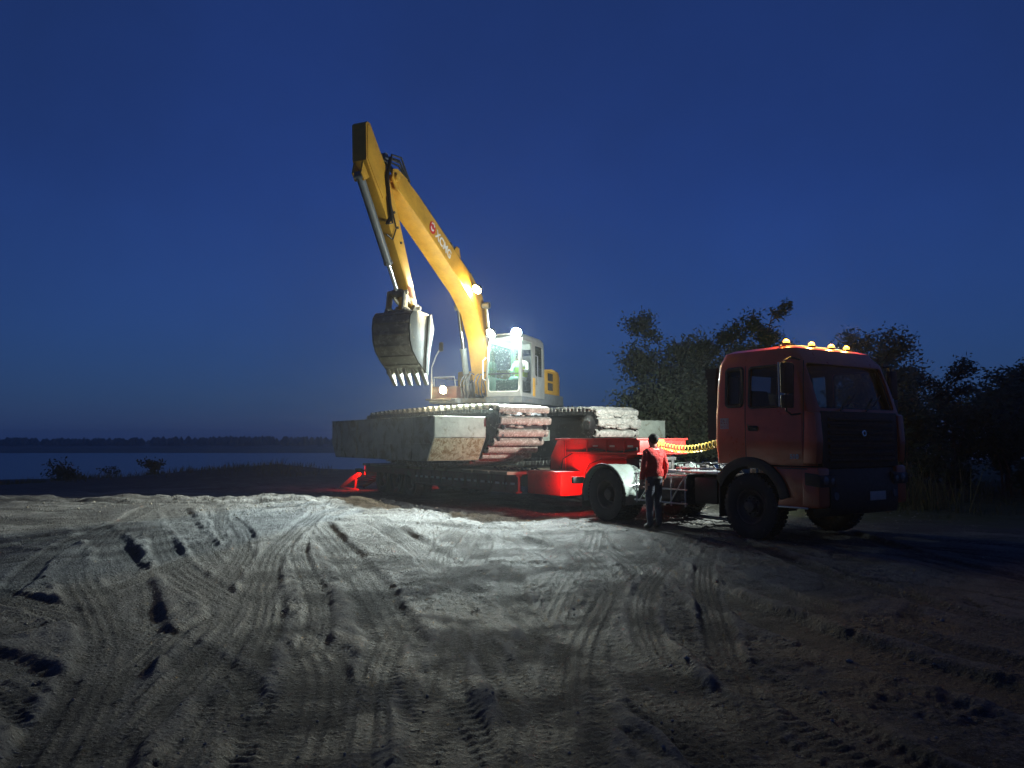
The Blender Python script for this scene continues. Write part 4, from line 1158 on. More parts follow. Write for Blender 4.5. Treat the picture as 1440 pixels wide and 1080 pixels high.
def shoe_mesh(w):
    # hollow channel cleat: rounded outside, flanges folded in
    mb = MB(); n = 9
    out = [(-.092, -.055), (-.090, .015), (-.068, .055), (-.036, .070), (.036, .070), (.068, .055), (.090, .015), (.092, -.055), (.072, -.055), (.068, .02), (-.068, .02), (-.072, -.055)]
    mb.prism(out, -w/2, w/2)
    return mb.mesh('track_shoe', M['cleat'], .004, 25)
SHOE = shoe_mesh(1.42)
SHOE_PALE = SHOE.copy(); SHOE_PALE.materials[0] = M['pale_track']  # far track shoes take a paler material than the near ones
SIDES = (('near', -1.15), ('far', 1.75))
for _, yc in SIDES:
    p = ex.part('pontoon', MB().prism(PB, yc-.57, yc+.57), M['pontoon_side'], .03)
    for i, (q, d) in enumerate(resample(TP, .315)):
        nrm = Vector((-d.z, 0, d.x))          # outward: path runs clockwise seen from -y
        if (q+nrm*.1 - Vector((-6.7, 0, 1.7))).length < (q - Vector((-6.7, 0, 1.7))).length: nrm = -nrm
        Mx = Matrix((( d.x, 0, nrm.x), (0, 1, 0), (d.z, 0, nrm.z))).to_4x4()
        if Mx.to_3x3().determinant() < 0: Mx = Matrix(((-d.x, 0, nrm.x), (0, 1, 0), (-d.z, 0, nrm.z))).to_4x4()
        jit = random.uniform(-.012, .012)
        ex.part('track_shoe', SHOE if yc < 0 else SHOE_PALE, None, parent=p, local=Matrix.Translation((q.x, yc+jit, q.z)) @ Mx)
    bl_ = [(q.x, q.z) for q, d in resample(TP, .2)]
    cxm, czm = -6.7, 1.7
    bl_ = [(x + (.075 if x < cxm-2.6 else -.075 if x > cxm+2.6 else 0), z + (.07 if z < czm-.3 else -.07 if z > czm+.3 else 0)) for x, z in bl_]
    ex.part('gap_shade', MB().prism(bl_, yc-.60, yc+.60), M['shade_backing'], 0, 30, parent=p)  # dark sheet added behind the shoes so their gaps read as shadow
    # chains on both edges, drive sprockets at the nose
    for e in (-1, 1):
        cm = MB()
        for q, d in resample([(a*1.0, b) for a, b in TP], .155):
            nrm = Vector((-d.z, 0, d.x)); ce = Vector((-6.7, 0, 1.7))
            if (q+nrm*.1-ce).length < (q-ce).length: nrm = -nrm
            c_ = q - nrm*.105
            Mr = Matrix(((d.x, 0, nrm.x), (0, 1, 0), (d.z, 0, nrm.z)))
            cm.obox((c_.x, yc+e*.66, c_.z), (.14, .06, .09), Mr); cm.cyl((c_.x-d.x*.07, yc+e*.70, c_.z-d.z*.07), (c_.x-d.x*.07, yc+e*.585, c_.z-d.z*.07), .034, n=6)
        ex.part('track_chain', cm, M['chain'], 0, 30, parent=p)
        for sx in (-3.26, -10.1):
            sm = MB(); n = 13; pr = []
            for k in range(n):
                a = 2*math.pi*k/n
                for da, r_ in ((0, .36), (.12, .36), (.2, .43), (.28, .43)): pr.append((sx+r_*math.cos(a+da), 2.0+r_*math.sin(a+da)))
            sm.prism(pr, yc+e*.60-.02, yc+e*.60+.02)
            sm.lathe([(.28, -.02), (.26, -.09), (.16, -.11), (.12, -.15), (.001, -.155)] if e < 0 else [(.28, .02), (.26, .09), (.16, .11), (.12, .15), (.001, .155)], (sx, yc+e*.61, 2.0), 'y', 20)
            ex.part('sprocket', sm, M['chain'], 0, 35, parent=p)
    # caked mud on the nose
    mm = MB(); rs = random.Random(int(yc*100))
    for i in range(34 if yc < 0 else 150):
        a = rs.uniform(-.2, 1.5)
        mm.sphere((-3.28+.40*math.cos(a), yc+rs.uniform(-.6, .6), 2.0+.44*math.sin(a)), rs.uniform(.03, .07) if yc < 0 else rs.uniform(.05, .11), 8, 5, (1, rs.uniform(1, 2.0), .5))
    ex.part('caked_mud', mm, M['cleat'] if yc < 0 else M['pale_track'], 0, 60, parent=p)['kind'] = 'stuff'
# auxiliary floats outside the tracks
for y0, y1 in ((-3.35, -1.98), (2.64, 3.80)):
    s = -1 if y0 < 0 else 1
    AP = [(-3.3, 2.16), (-3.3, 1.68), (-3.64, 1.14), (-9.25, 1.14), (-9.56, 1.55), (-9.56, 2.16)]
    fl = ex.part('side_float', MB().prism(AP, y0, y1), M['pontoon_side'], .02)
    ex.part('end_plate', MB().box(-3.301, -3.288, y0+.02, y1-.02, 1.69, 2.145), M['mint'], .003, parent=fl)
    bw = MB(); d = Vector((-.34, 0, -.54)).normalized(); nn = Vector((.54, 0, -.34)).normalized()
    c_ = Vector((-3.47, (y0+y1)/2, 1.41)) + nn*.002
    bw.obox(c_, (.60, y1-y0-.05, .012), Matrix(((d.x, 0, nn.x), (0, 1, 0), (d.z, 0, nn.z))))
    ex.part('bow_plate', bw, M['mudplate'], .003, parent=fl)
    sm = MB(); yo = y0 if s < 0 else y1
    for x in (-4.4, -5.5, -6.6, -7.7, -8.8): sm.box(x-.022, x+.022, yo-.018, yo+.018, 1.17, 2.13)
    sm.box(-9.55, -3.31, yo-.012, yo+.012, 2.125, 2.165); sm.box(-9.4, -3.5, yo-.006, yo+.006, 1.52, 1.545)
    ex.part('weld_seam', sm, M['pontoon_side'], .002, parent=fl)
    for x in (-4.2, -6.0, -7.8):
        h = MB().lathe([(.001, .03), (.15, .03), (.17, .0)], (x, (y0+y1)/2, 2.16), 'z', 20)
        ex.part('hatch', h, M['mint'], parent=fl)
    lg = MB()
    for x in (-4.6, -6.7, -8.8):
        ya, yb = (y1-.02, -1.70) if s < 0 else (2.30, y0+.02)
        lg.box(x-.1, x+.1, ya, yb, 1.35, 1.55)
    ex.part('float_arm', lg, M['frame'], .01, parent=fl)
# centre frame and cross beams
cf = MB().box(-7.7, -5.3, -.50, 1.10, 1.75, 2.22)
for x in (-5.2, -7.9): cf.box(x-.16, x+.16, -.64, 1.24, 1.60, 1.90)
ex.part('centre_frame', cf, M['mint'], .02)

U = Matrix.Translation((-6.5, .2, 0)) @ Matrix.Rotation(R(-112) - ANG, 4, 'Z')
def up(name, mb, mat, bevel=0.0, smooth=35, parent=None, local=None, **k):
    if parent is not None: return ex.part(name, mb, mat, bevel, smooth, parent, local, **k)
    return ex.part(name, mb, mat, bevel, smooth, None, U @ local if local is not None else U, **k)

up('slew_ring', MB().lathe([(.001, 2.215), (.86, 2.215), (.86, 2.40), (.78, 2.42), (.78, 2.62)], (0, 0, 0), 'z', 40), M['chain'])
pf = MB().prism([(-2.35, -1.36), (-2.35, 1.36), (-.4, 1.42), (1.38, 1.46), (1.38, .42), (1.0, .40), (1.0, -.50), (1.15, -.52), (1.15, -1.40)], 2.625, 2.76, 'z')
pf.box(-2.2, -.45, 1.30, 1.40, 2.66, 2.94)
up('platform', pf, M['grey_paint'], .02)
# engine house and counterweight
up('engine_house', MB().box(-1.75, -.42, -1.30, 1.34, 2.765, 3.64), M['yellow'], .05)
side = up('service_door', MB().box(-1.72, -.46, 1.342, 1.372, 2.97, 3.60), M['yellow'], .02)
for z in (3.05, 3.33):
    v = MB().box(-1.28, -.86, 1.3725, 1.379, z, z+.22)
    vn = up('vent', v, M['black'], .004, parent=side)
    lz = MB()
    for i in range(6): lz.box(-1.27, -.87, 1.38, 1.392, z+.012+i*.035, z+.03+i*.035)
    up('louvre', lz, M['frame'], parent=side)
rings = []
for z, k in ((2.66, .90), (2.75, .97), (3.0, 1.0), (3.5, 1.0), (3.66, .97), (3.74, .88)):
    pts = [(-1.77, -1.34*k)] + [(-1.95-.62*k*math.sin(t)**.8, -1.34*k*math.cos(t)) for t in np.linspace(.25, math.pi-.25, 13)] + [(-1.77, 1.34*k)]
    rings.append([(x, y, z) for x, y in pts])
up('counterweight', MB().loft(rings), M['yellow'], .0, 50)
up('exhaust', MB().cyl((-1.3, -.7, 3.6), (-1.3, -.7, 3.95), .05, n=12), M['black'])
# right side box, steps, rails
up('tool_box', MB().box(-1.70, 1.10, -1.36, -.58, 2.765, 3.10), M['trailer_dark'], .03)
up('step_plate', MB().box(1.05, 1.40, -1.38, -.60, 2.70, 2.745), M['frame'], .01)
rl_ = MB().tube([(1.05, -1.30, 3.09), (1.05, -1.30, 3.36), (1.0, -.70, 3.36), (1.0, -.66, 3.09)], .018, 7)
rl_.tube([(1.05, -1.30, 3.36), (-.6, -1.30, 3.40), (-.6, -1.30, 3.09)], .018, 7)
up('handrail', rl_, M['steel'])
mp = MB().tube([(1.20, -1.30, 2.74), (1.20, -1.30, 3.62), (1.20, -1.16, 3.95), (1.20, -1.06, 4.10)], .018, 7)
pole = up('mirror_pole', mp, M['steel'])
mm = MB().prism(rrect(-.06, .06, -.13, .13, .04), 1.19, 1.23, 'x'); mm.v = [(x, y-1.0, z+4.18) for x, y, z in mm.v]
up('mirror', mm, M['satin_black'], .008, parent=pole)
# side lamp
def lamp(parent_name, c, d, r, lens, power, color, size, blend, rad=.06):
    d = Vector(d).normalized(); c = Vector(c)
    b = MB().cyl(c - d*.13, c - d*.02, r*.7, r*1.15, 16)
    h = up('work_lamp', b, M['black'], .0)
    ln = MB(); a = d.orthogonal().normalized(); e = d.cross(a)
    for rr, off in ((r, -.015), (r*.8, .01), (r*.4, .022), (.001, .025)):
        ln.v += [tuple(c + d*off + (a*math.cos(2*math.pi*k/18)+e*math.sin(2*math.pi*k/18))*rr) for k in range(18)]
    ln.f = [(i*18+k, i*18+(k+1) % 18, (i+1)*18+(k+1) % 18, (i+1)*18+k) for i in range(3) for k in range(18)]
    up('lens', ln, lens, parent=h)
    spot('work_lamp_light', h, c + d*.06, d, power, color, size, blend, rad)
    return h
lamp('side', (1.22, -.94, 2.99), (1, .05, -.10), .10, M['lamp_warm'], P_SIDE, (1.0, .80, .42), 150, 1.0)
# cab
def ecab_ring(z, x0, x1, y0, y1, r): return [(x, y, z) for x, y in rrect(x0, x1, y0, y1, r, 4)]
CL = [(2.765, -.38, 1.42, .46, 1.46, .05), (3.3, -.38, 1.50, .46, 1.46, .05), (4.05, -.38, 1.44, .47, 1.45, .06), (4.34, -.36, 1.34, .48, 1.44, .08), (4.43, -.28, 1.22, .54, 1.38, .10)]
ec = up('cab', MB().loft([ecab_ring(*l) for l in CL]), M['cab_paint'], 0, 32)
inner = MB().loft([ecab_ring(z if z > 2.8 else 2.82, x0+.05, x1-.05, y0+.05, y1-.05, r*.6) for z, x0, x1, y0, y1, r in CL[:4]] + [ecab_ring(4.38, -.2, 1.15, .6, 1.3, .1)])
cut(ec, [inner,
    MB().prism(rrect(.52, 1.40, 2.88, 4.26, .07), 1.0, 1.8, 'x'),
    MB().prism(rrect(.62, 1.37, 2.86, 4.25, .06), 1.2, 1.8),
    MB().prism(rrect(-.22, .40, 3.36, 4.20, .06), 1.2, 1.8),
    MB().prism(rrect(-.22, 1.33, 3.30, 4.20, .06), .2, .65),
    MB().prism(rrect(.58, 1.34, 3.50, 4.18, .06), -.7, -.2, 'x')])
fx = lambda z: float(np.interp(z, [l[0] for l in CL], [l[2] for l in CL]))
def pane_x(z0, z1, name, mat):
    g = MB(); zs = np.linspace(z0, z1, 4)
    g.add([(fx(z)-.03, y, z) for z in zs for y in (.52, 1.40)], [(i*2, i*2+1, i*2+3, i*2+2) for i in range(3)])
    return up(name, g, mat, 0, 50, parent=ec)
pane_x(3.37, 4.26, 'windshield', M['dirty_glass']); pane_x(2.90, 3.34, 'lower_windshield', M['dirty_glass'])
up('window_bar', MB().box(fx(3.355)-.05, fx(3.355)-.012, .53, 1.39, 3.34, 3.37), M['satin_black'], .005, parent=ec)
fr = MB().tube([(fx(z)+.004, y, z) for y, z in rrect(.53, 1.39, 2.89, 4.25, .08)], .018, 6, True)
up('window_frame', fr, M['white'], parent=ec)
for x0, x1, z0, z1, nm in ((.63, 1.36, 2.85, 4.25, 'door_window'), (-.25, .43, 3.33, 4.23, 'rear_side_window')):
    up(nm, MB().add([(x0, 1.435, z0), (x1, 1.435, z0), (x1, 1.425, z1), (x0, 1.425, z1)], [(0,1,2,3)]), M['glass'], 0, 0, parent=ec)
up('right_window', MB().add([(-.25, .485, 3.27), (1.36, .485, 3.27), (1.36, .495, 4.23), (-.25, .495, 4.23)], [(0,1,2,3)]), M['glass'], 0, 0, parent=ec)
up('rear_window', MB().add([(-.36, .55, 3.47), (-.36, 1.37, 3.47), (-.36, 1.37, 4.2), (-.36, .55, 4.2)], [(0,1,2,3)]), M['glass'], 0, 0, parent=ec)
up('pillar_panel', MB().box(.43, .60, 1.457, 1.472, 2.80, 3.30), M['yellow'], .006, parent=ec)
up('door_handrail', MB().tube([(.36, 1.45, 3.1), (.36, 1.51, 3.12), (.36, 1.51, 3.9), (.36, 1.45, 3.92)], .014, 6), M['steel'], parent=ec)
up('cab_handrail', MB().tube([(1.40, .44, 3.2), (1.44, .36, 3.24), (1.44, .36, 3.72), (1.40, .44, 3.8)], .016, 6), M['white'], parent=ec)
up('console', MB().box(.85, 1.15, .60, 1.30, 2.83, 3.22), M['seat'], .03, parent=ec)
up('seat', MB().box(-.05, .45, .72, 1.22, 2.95, 3.22).obox((-.08, .97, 3.60), (.14, .48, .75), Matrix.Rotation(R(-8), 3, 'Y')), M['seat'], .04, parent=ec)
up('roof_visor', MB().box(1.24, 1.42, .52, 1.40, 4.39, 4.42), M['cab_paint'], .008, parent=ec)
dm = up('dome_lamp', MB().box(.45, .60, .85, 1.05, 4.30, 4.335), M['white'], .006, parent=ec)  # presumed lamp, itself unseen; added to brighten the cab and dirty glass
up('dome_lens', MB().box(.47, .58, .87, 1.03, 4.292, 4.299), M['lamp_dome'], .002, parent=ec)
_d = bpy.data.lights.new('dome_lamp_light', 'POINT'); _d.energy = P_DOME; _d.color = (.88, 1.0, .94); _d.shadow_soft_size = .06
_o = bpy.data.objects.new('dome_lamp_light', _d); COL.objects.link(_o); _o.parent = ec; _o.location = (.53, .95, 4.22)
up('cab_base', MB().box(-.40, 1.43, .43, 1.475, 2.60, 2.763), M['grey_paint'], .012)
lamp('cab', (1.50, .60, 4.42), (1, -.50, -.98), .13, M['lamp_white'], P_CAB, (.82, .99, 1.0), 76, 1.0)
lamp('cab', (1.50, 1.34, 4.42), (1, .06, -.98), .13, M['lamp_white'], P_CAB, (.82, .99, 1.0), 76, 1.0)
# boom
BM = [(.10, 3.0), (.30, 2.85), (.62, 2.92), (.82, 3.4), (1.10, 4.3), (1.55, 4.98), (2.20, 5.44), (2.91, 5.77), (3.95, 6.28), (4.72, 6.64), (5.45, 6.95), (5.72, 7.10), (5.74, 7.30), (5.45, 7.44), (4.80, 7.20), (3.58, 6.67), (2.71, 6.26), (1.85, 5.90), (1.25, 5.52), (.80, 4.80), (.42, 3.9)]
boom = up('boom', MB().prism(BM, -.25, .25), M['yellow'], .012)
up('weld_plate', MB().prism([(.62, 3.4), (.80, 3.45), (1.06, 4.3), (1.5, 4.98), (2.1, 5.42), (2.0, 5.6), (1.35, 5.3), (.85, 4.6)], -.262, .262), M['yellow'], .006, parent=boom)
up('foot_bracket', MB().prism([(-.2, 2.763), (.95, 2.763), (.75, 3.2), (.4, 3.35), (.05, 3.2)], .30, .38).prism([(-.2, 2.763), (.95, 2.763), (.75, 3.2), (.4, 3.35), (.05, 3.2)], -.38, -.30).cyl((.40, -.42, 3.05), (.40, .42, 3.05), .07, n=14), M['frame'], .008)
pipes = MB()
for dy, dz in ((.12, .06), (.18, .05), (-.12, .06), (-.18, .05)):
    pipes.tube([(1.2, dy, 5.50+dz), (1.85, dy, 5.92+dz), (2.71, dy, 6.28+dz), (3.58, dy, 6.69+dz), (4.8, dy, 7.22+dz)], .022, 6)
for x, z in ((1.9, 5.95), (3.1, 6.48), (4.2, 6.97)): pipes.obox((x, 0, z), (.06, .46, .08), Matrix.Rotation(R(-24), 3, 'Y'))
up('boom_pipes', pipes, M['hose'], parent=boom)
# arm cylinder above the boom
def ram(name, a, b, rb, rr, frac, y, parent=None, eye=.09):
    a, b = Vector((a[0], y, a[1])), Vector((b[0], y, b[1])); m = a.lerp(b, frac)
    c = MB().cyl(a, m, rb, n=16); c.cyl(m - (b-a).normalized()*.06, m, rb*1.15, n=16)
    for p_ in (a, b): c.cyl(p_ + Vector((0, -rb*1.1, 0)), p_ + Vector((0, rb*1.1, 0)), eye, n=14)
    o = up(name, c, M['cyl_grey'], 0, 35, parent=parent)
    up('rod', MB().cyl(m, b, rr, n=14), M['chrome'], 0, 35, parent=o)
    return o
M['cyl_grey'] = paint('cyl_grey', (0.17, 0.19, 0.19), 0.4, (0.22, 0.2, 0.16), 0.2, 6)
M['hose_grey'] = paint('hose_grey', (0.07, 0.07, 0.07), 0.6, (0.2, 0.19, 0.16), 0.3, 8)
M['cyl_yellow'] = paint('cyl_yellow', (0.62, 0.36, 0.05), 0.4, (0.32, 0.25, 0.14), 0.25, 6)
ram('arm_cylinder', (2.55, 6.46), (5.98, 7.72), .095, .06, .52, 0)
up('cylinder_bracket', MB().prism([(2.35, 6.12), (2.85, 6.33), (2.62, 6.55), (2.48, 6.52)], .12, .16).prism([(2.35, 6.12), (2.85, 6.33), (2.62, 6.55), (2.48, 6.52)], -.16, -.12), M['yellow'], .006, parent=boom)
ram('boom_cylinder', (.66, 2.80), (1.32, 5.22), .085, .055, .55, -.42)
ram('boom_cylinder', (.66, 2.80), (1.32, 5.22), .085, .055, .55, .40)
up('boom_pin', MB().cyl((1.32, -.52, 5.22), (1.32, .50, 5.22), .06, n=14), M['frame'], parent=boom)
# boom tip fork
tf = MB()
for y in (-.24, .20): tf.prism([(5.3, 6.92), (5.75, 7.05), (5.95, 7.25), (5.92, 7.46), (5.72, 7.52), (5.3, 7.42)], y, y+.04)
tf.cyl((5.80, -.30, 7.30), (5.80, .30, 7.30), .085, n=16)
up('tip_fork', tf, M['yellow'], .006, parent=boom)
# emblem and name on the boom side
bd = Vector((3.95-2.91, 0, 6.28-5.77)).normalized()
ang_b = math.atan2(bd.z, bd.x)
lc = Vector((3.66, .2535, 6.40))
LM = Matrix.Translation(lc) @ Matrix(((-bd.x, bd.z*-1, 0, 0), (0, 0, 1, 0), (-bd.z, bd.x, 0, 0), (0, 0, 0, 1)))
nm = text_mesh('XCMG', .30, M['white'], .003, .006)
up('lettering', nm, None, parent=boom, local=LM @ Matrix.Translation((.12, 0, 0)))
el = MB()
el.prism([(-.52+.15*math.cos(q), .15*math.sin(q)) for q in np.linspace(0, 2*math.pi, 28)[:-1]], -.002, .003, 'z')
eo = up('emblem', el, M['logo_red'], 0, 0, parent=boom, local=LM)
e2 = MB(); 
e2.prism([(-.60, -.05), (-.52, -.10), (-.44, -.05), (-.44, .0), (-.52, -.05), (-.60, .0)], .0032, .006, 'z')
e2.prism([(-.60, .05), (-.52, .10), (-.44, .05), (-.44, .1), (-.52, .14), (-.60, .1)], .0032, .006, 'z')
ex.part('emblem_mark', e2, M['white'], 0, 0, parent=boom, local=LM)
# arm
AR = [(6.84, 8.16), (6.74, 8.16), (6.33, 7.70), (6.06, 7.42), (5.60, 6.60), (5.10, 5.58), (4.66, 4.62), (4.72, 4.50), (4.88, 4.50), (5.26, 5.19), (5.80, 6.0), (6.16, 6.5), (6.60, 7.02), (6.86, 7.35), (6.90, 8.10)]
arm = up('arm', MB().prism(AR, -.17, .17), M['yellow'], .012)
up('cylinder_lug', MB().prism([(6.66, 7.05), (6.90, 7.30), (6.96, 7.06), (6.84, 6.92)], -.12, -.08).prism([(6.66, 7.05), (6.90, 7.30), (6.96, 7.06), (6.84, 6.92)], .08, .12), M['yellow'], .005, parent=arm)
up('arm_plate', MB().prism([(6.80, 8.12), (6.36, 7.66), (6.10, 7.40), (5.85, 6.95), (6.22, 6.72), (6.58, 7.10), (6.82, 7.38), (6.86, 8.06)], -.185, .185), M['yellow'], .006, parent=arm)
ram('bucket_cylinder', (6.84, 7.04), (5.26, 4.88), .09, .055, .74, 0)
hp = MB()
for i, dy in enumerate((.20, .24, .21, .26)):
    hp.tube([(5.1, dy*.7, 7.42), (5.62, dy, 7.62+.06*i), (6.02, dy, 7.58+.05*i), (6.16, dy, 7.20), (6.02, dy, 6.75-.08*i), (5.96, dy, 6.40-.05*i), (6.05, dy-.04, 6.22)], .022, 7)
hp.tube([(6.05, .20, 6.9), (5.72, .21, 6.2), (5.86, .21, 5.92), (6.02, .15, 6.0)], .018, 6)
up('hose', hp, M['hose'], parent=arm)
bl = MB()
for x, z in ((5.75, 6.55), (5.60, 6.25), (5.45, 5.95)): bl.cyl((x, .165, z), (x, .19, z), .03, n=8)
up('bolt', bl, M['frame'], parent=arm)
lk = MB()
for y in (-.22, .18):
    lk.prism([(5.20, 4.96), (5.36, 4.90), (5.42, 4.50), (5.36, 4.36), (5.26, 4.40), (5.18, 4.7)], y, y+.04)
    lk.prism([(5.22, 4.95), (5.30, 4.82), (5.0, 4.66), (4.92, 4.78)], y+.05*(1 if y < 0 else -1), y+.04+.05*(1 if y < 0 else -1))
lk.cyl((5.27, -.25, 4.88), (5.27, .25, 4.88), .05, n=12); lk.cyl((5.33, -.25, 4.44), (5.33, .25, 4.44), .05, n=12)
up('bucket_link', lk, M['bucket'], .006)
up('arm_end_band', MB().prism([(4.76, 4.80), (5.04, 4.84), (5.16, 5.06), (4.88, 5.06)], -.178, .178), M['orange'], .004, parent=arm)
# bucket
outer = [(4.70, 4.42), (5.10, 4.46), (5.44, 4.42), (5.58, 4.28), (5.62, 4.0), (5.58, 3.66), (5.46, 3.42), (5.20, 3.18), (4.98, 3.04), (4.78, 2.93)]
innr = [(4.79, 2.965), (4.97, 3.075), (5.18, 3.21), (5.43, 3.44), (5.545, 3.67), (5.585, 4.0), (5.55, 4.265), (5.425, 4.385), (5.10, 4.425), (4.70, 4.385)]
bk = up('bucket', MB().prism(outer+innr, -.46, .46), M['bucket'], .006, 40, local=Matrix.Translation((4.82, 0, 4.55)) @ Matrix.Diagonal((.92, .97, .88, 1)) @ Matrix.Translation((-4.82, 0, -4.55)))
for s in (-1, 1):
    sp_ = [(4.62, 4.43)] + outer[1:-1] + [(4.76, 2.92), (4.72, 3.45), (4.54, 4.05)]
    up('side_plate', MB().prism([(x+.012*(x-5), z) for x, z in sp_], s*.462, s*.495), M['bucket_side'], .006, parent=bk)
    up('side_cutter', MB().prism([(4.60, 4.46), (4.75, 4.40), (4.84, 3.45), (4.88, 2.94), (4.74, 2.86), (4.66, 3.45), (4.46, 4.08)], s*.497, s*.525), M['bucket_side'], .006, parent=bk)
for i in range(5):
    y = -.42+.21*i
    t = MB().prism([(5.00, 3.08), (4.97, 2.98), (4.64, 2.62), (4.61, 2.64), (4.74, 2.98)], y-.045, y+.045)
    up('tooth', t, M['bucket'], .006, parent=bk)
for a, b in ((2, 3), (3, 4), (4, 5), (5, 6), (6, 7), (7, 8)):
    ws_ = MB(); m = ((outer[a][0]+outer[b][0])/2, (outer[a][1]+outer[b][1])/2); d = Vector((outer[b][0]-outer[a][0], 0, outer[b][1]-outer[a][1])).normalized(); nn = Vector((-d.z, 0, d.x))
    if nn.dot(Vector((m[0]-5.0, 0, m[1]-3.8))) < 0: nn = -nn
    ws_.obox(Vector((m[0], 0, m[1])) + nn*.008, (.07, .90, .03), Matrix(((d.x, 0, nn.x), (0, 1, 0), (d.z, 0, nn.z))))
    up('wear_strip', ws_, M['bucket'], .004, parent=bk)
for y in (-.24, .20):
    up('ear', MB().prism([(4.64, 4.40), (5.5, 4.30), (5.44, 4.52), (5.3, 4.56), (5.05, 4.5), (4.92, 4.66), (4.76, 4.70), (4.66, 4.62)], y-.02, y+.06), M['bucket'], .006, parent=bk)
up('bucket_pin', MB().cyl((4.78, -.32, 4.60), (4.78, .32, 4.60), .05, n=12), M['steel'], parent=bk)
# boom lamp and front hoses
lamp('boom', (2.0, .42, 5.52), (1, -.50, -.95), .125, M['lamp_warm'], P_BOOM, (1.0, .84, .50), 120, 1.0)
up('lamp_bracket', MB().box(1.82, 1.90, .255, .40, 5.46, 5.52), M['black'], .004, parent=boom)
for i in range(7):
    y = -.46+.125*i+.03*math.sin(i*5)
    h = MB().tube([(1.0, y, 2.80), (1.08+.03*(i % 3), y+.02, 2.95), (1.10+.02*(i % 2), y+.04*math.sin(i*3), 3.18), (1.0, y+.03, 3.36+.05*(i % 3)), (.74, y*.8, 3.40+.06*(i % 2))], .02, 7)
    up('front_hose', h, M['hose_grey'])

# ------------------------------------------------------------------ people
def person(name, label, loc, rotz, J, B, tags, mats, hairdir, org_z=0.0, scale=1.0, hair=True):
    """J joint -> (x,y,z,r); B bones (a,b); tags bone -> material key"""
    th = Thing(name, label, 'person', loc, rotz)
    names = list(J); idx = {n: i for i, n in enumerate(names)}
    me = bpy.data.meshes.new('body')
    me.from_pydata([tuple(c*scale for c in J[n][:3]) for n in names], [(idx[a], idx[b]) for a, b in B], [])
    o = bpy.data.objects.new('body', me); COL.objects.link(o)
    sk = o.modifiers.new('skin', 'SKIN'); sk.use_smooth_shade = True
    sv = me.skin_vertices[0].data
    for n in names:
        sv[idx[n]].radius = (J[n][3]*scale,)*2; sv[idx[n]].use_root = (n == 'pelvis')
    su = o.modifiers.new('sub', 'SUBSURF'); su.levels = su.render_levels = 2
    bpy.context.view_layer.update()
    nm = bpy.data.meshes.new_from_object(o.evaluated_get(bpy.context.evaluated_depsgraph_get()))
    bpy.data.objects.remove(o)
    keys = sorted(set(tags.values()))
    nm.materials.clear()
    for k in keys: nm.materials.append(mats[k])
    seg = [(Vector(J[a][:3])*scale, Vector(J[b][:3])*scale, keys.index(tags.get((a, b), keys[0]))) for a, b in B]
    for p in nm.polygons:
        c = p.center; best = 9; m = 0
        for a, b, k in seg:
            e = b-a; t = max(0, min(1, (c-a).dot(e)/max(e.length_squared, 1e-6)))
            d = (c-a-e*t).length
            if d < best: best = d; m = k
        p.material_index = m; p.use_smooth = True
    body = th.part('body', nm, None)
    return th, body

def hand(J, B, tags, w, s, d, up_, tag_):
    """five bent fingers from wrist w; d pointing along the hand, up_ across the palm"""
    d = Vector(d).normalized(); up_ = Vector(up_).normalized(); side = d.cross(up_).normalized()
    wv = Vector(J[w][:3]); palm = wv + d*.07
    pn = w+'_palm'; J[pn] = (*palm, .030); B.append((w, pn)); tags[(w, pn)] = tag_
    for i, (off, L) in enumerate(((-.030, .062), (-.010, .072), (.010, .068), (.028, .054))):
        k0 = palm + d*.030 + up_*off; k1 = k0 + d*L*.55 + side*s*.010; k2 = k1 + d*L*.40 + side*s*.028
        a, b, c_ = f'{w}f{i}a', f'{w}f{i}b', f'{w}f{i}c'
        J[a] = (*k0, .0105); J[b] = (*k1, .0095); J[c_] = (*k2, .008)
        B += [(pn, a), (a, b), (b, c_)]
        for q in ((pn, a), (a, b), (b, c_)): tags[q] = tag_
    t0 = wv + d*.04 - up_*.034 + side*s*.01; t1 = t0 + d*.035 - up_*.018 + side*s*.015
    J[w+'ta'] = (*t0, .011); J[w+'tb'] = (*t1, .009)
    B += [(w, w+'ta'), (w+'ta', w+'tb')]; tags[(w, w+'ta')] = tag_; tags[(w+'ta', w+'tb')] = tag_

# the man watching: facing +x in his own frame
J = {'pelvis': (0, 0, .95, .135), 'waist': (-.005, 0, 1.06, .150), 'belly': (-.01, 0, 1.16, .160), 'chest': (-.015, 0, 1.29, .168), 'upper': (-.01, 0, 1.40, .130),
     'neck': (.0, 0, 1.475, .062), 'skull0': (.015, 0, 1.545, .070), 'skull1': (.02, 0, 1.615, .088), 'skull2': (.01, 0, 1.675, .066),
     'sl': (-.01, .175, 1.405, .078), 'el': (-.04, .245, 1.13, .066), 'wl': (.03, .262, .905, .045),
     'sr': (-.01, -.175, 1.405, .078), 'er': (-.05, -.25, 1.14, .066), 'wr': (.05, -.255, .92, .045),
     'hl': (0, .085, .90, .105), 'kl': (.01, .098, .50, .074), 'al': (-.015, .105, .10, .058), 'tl': (.13, .125, .045, .042),
     'hr': (0, -.085, .90, .105), 'kr': (.025, -.105, .50, .074), 'ar': (.0, -.115, .10, .058), 'tr': (.145, -.14, .045, .042)}
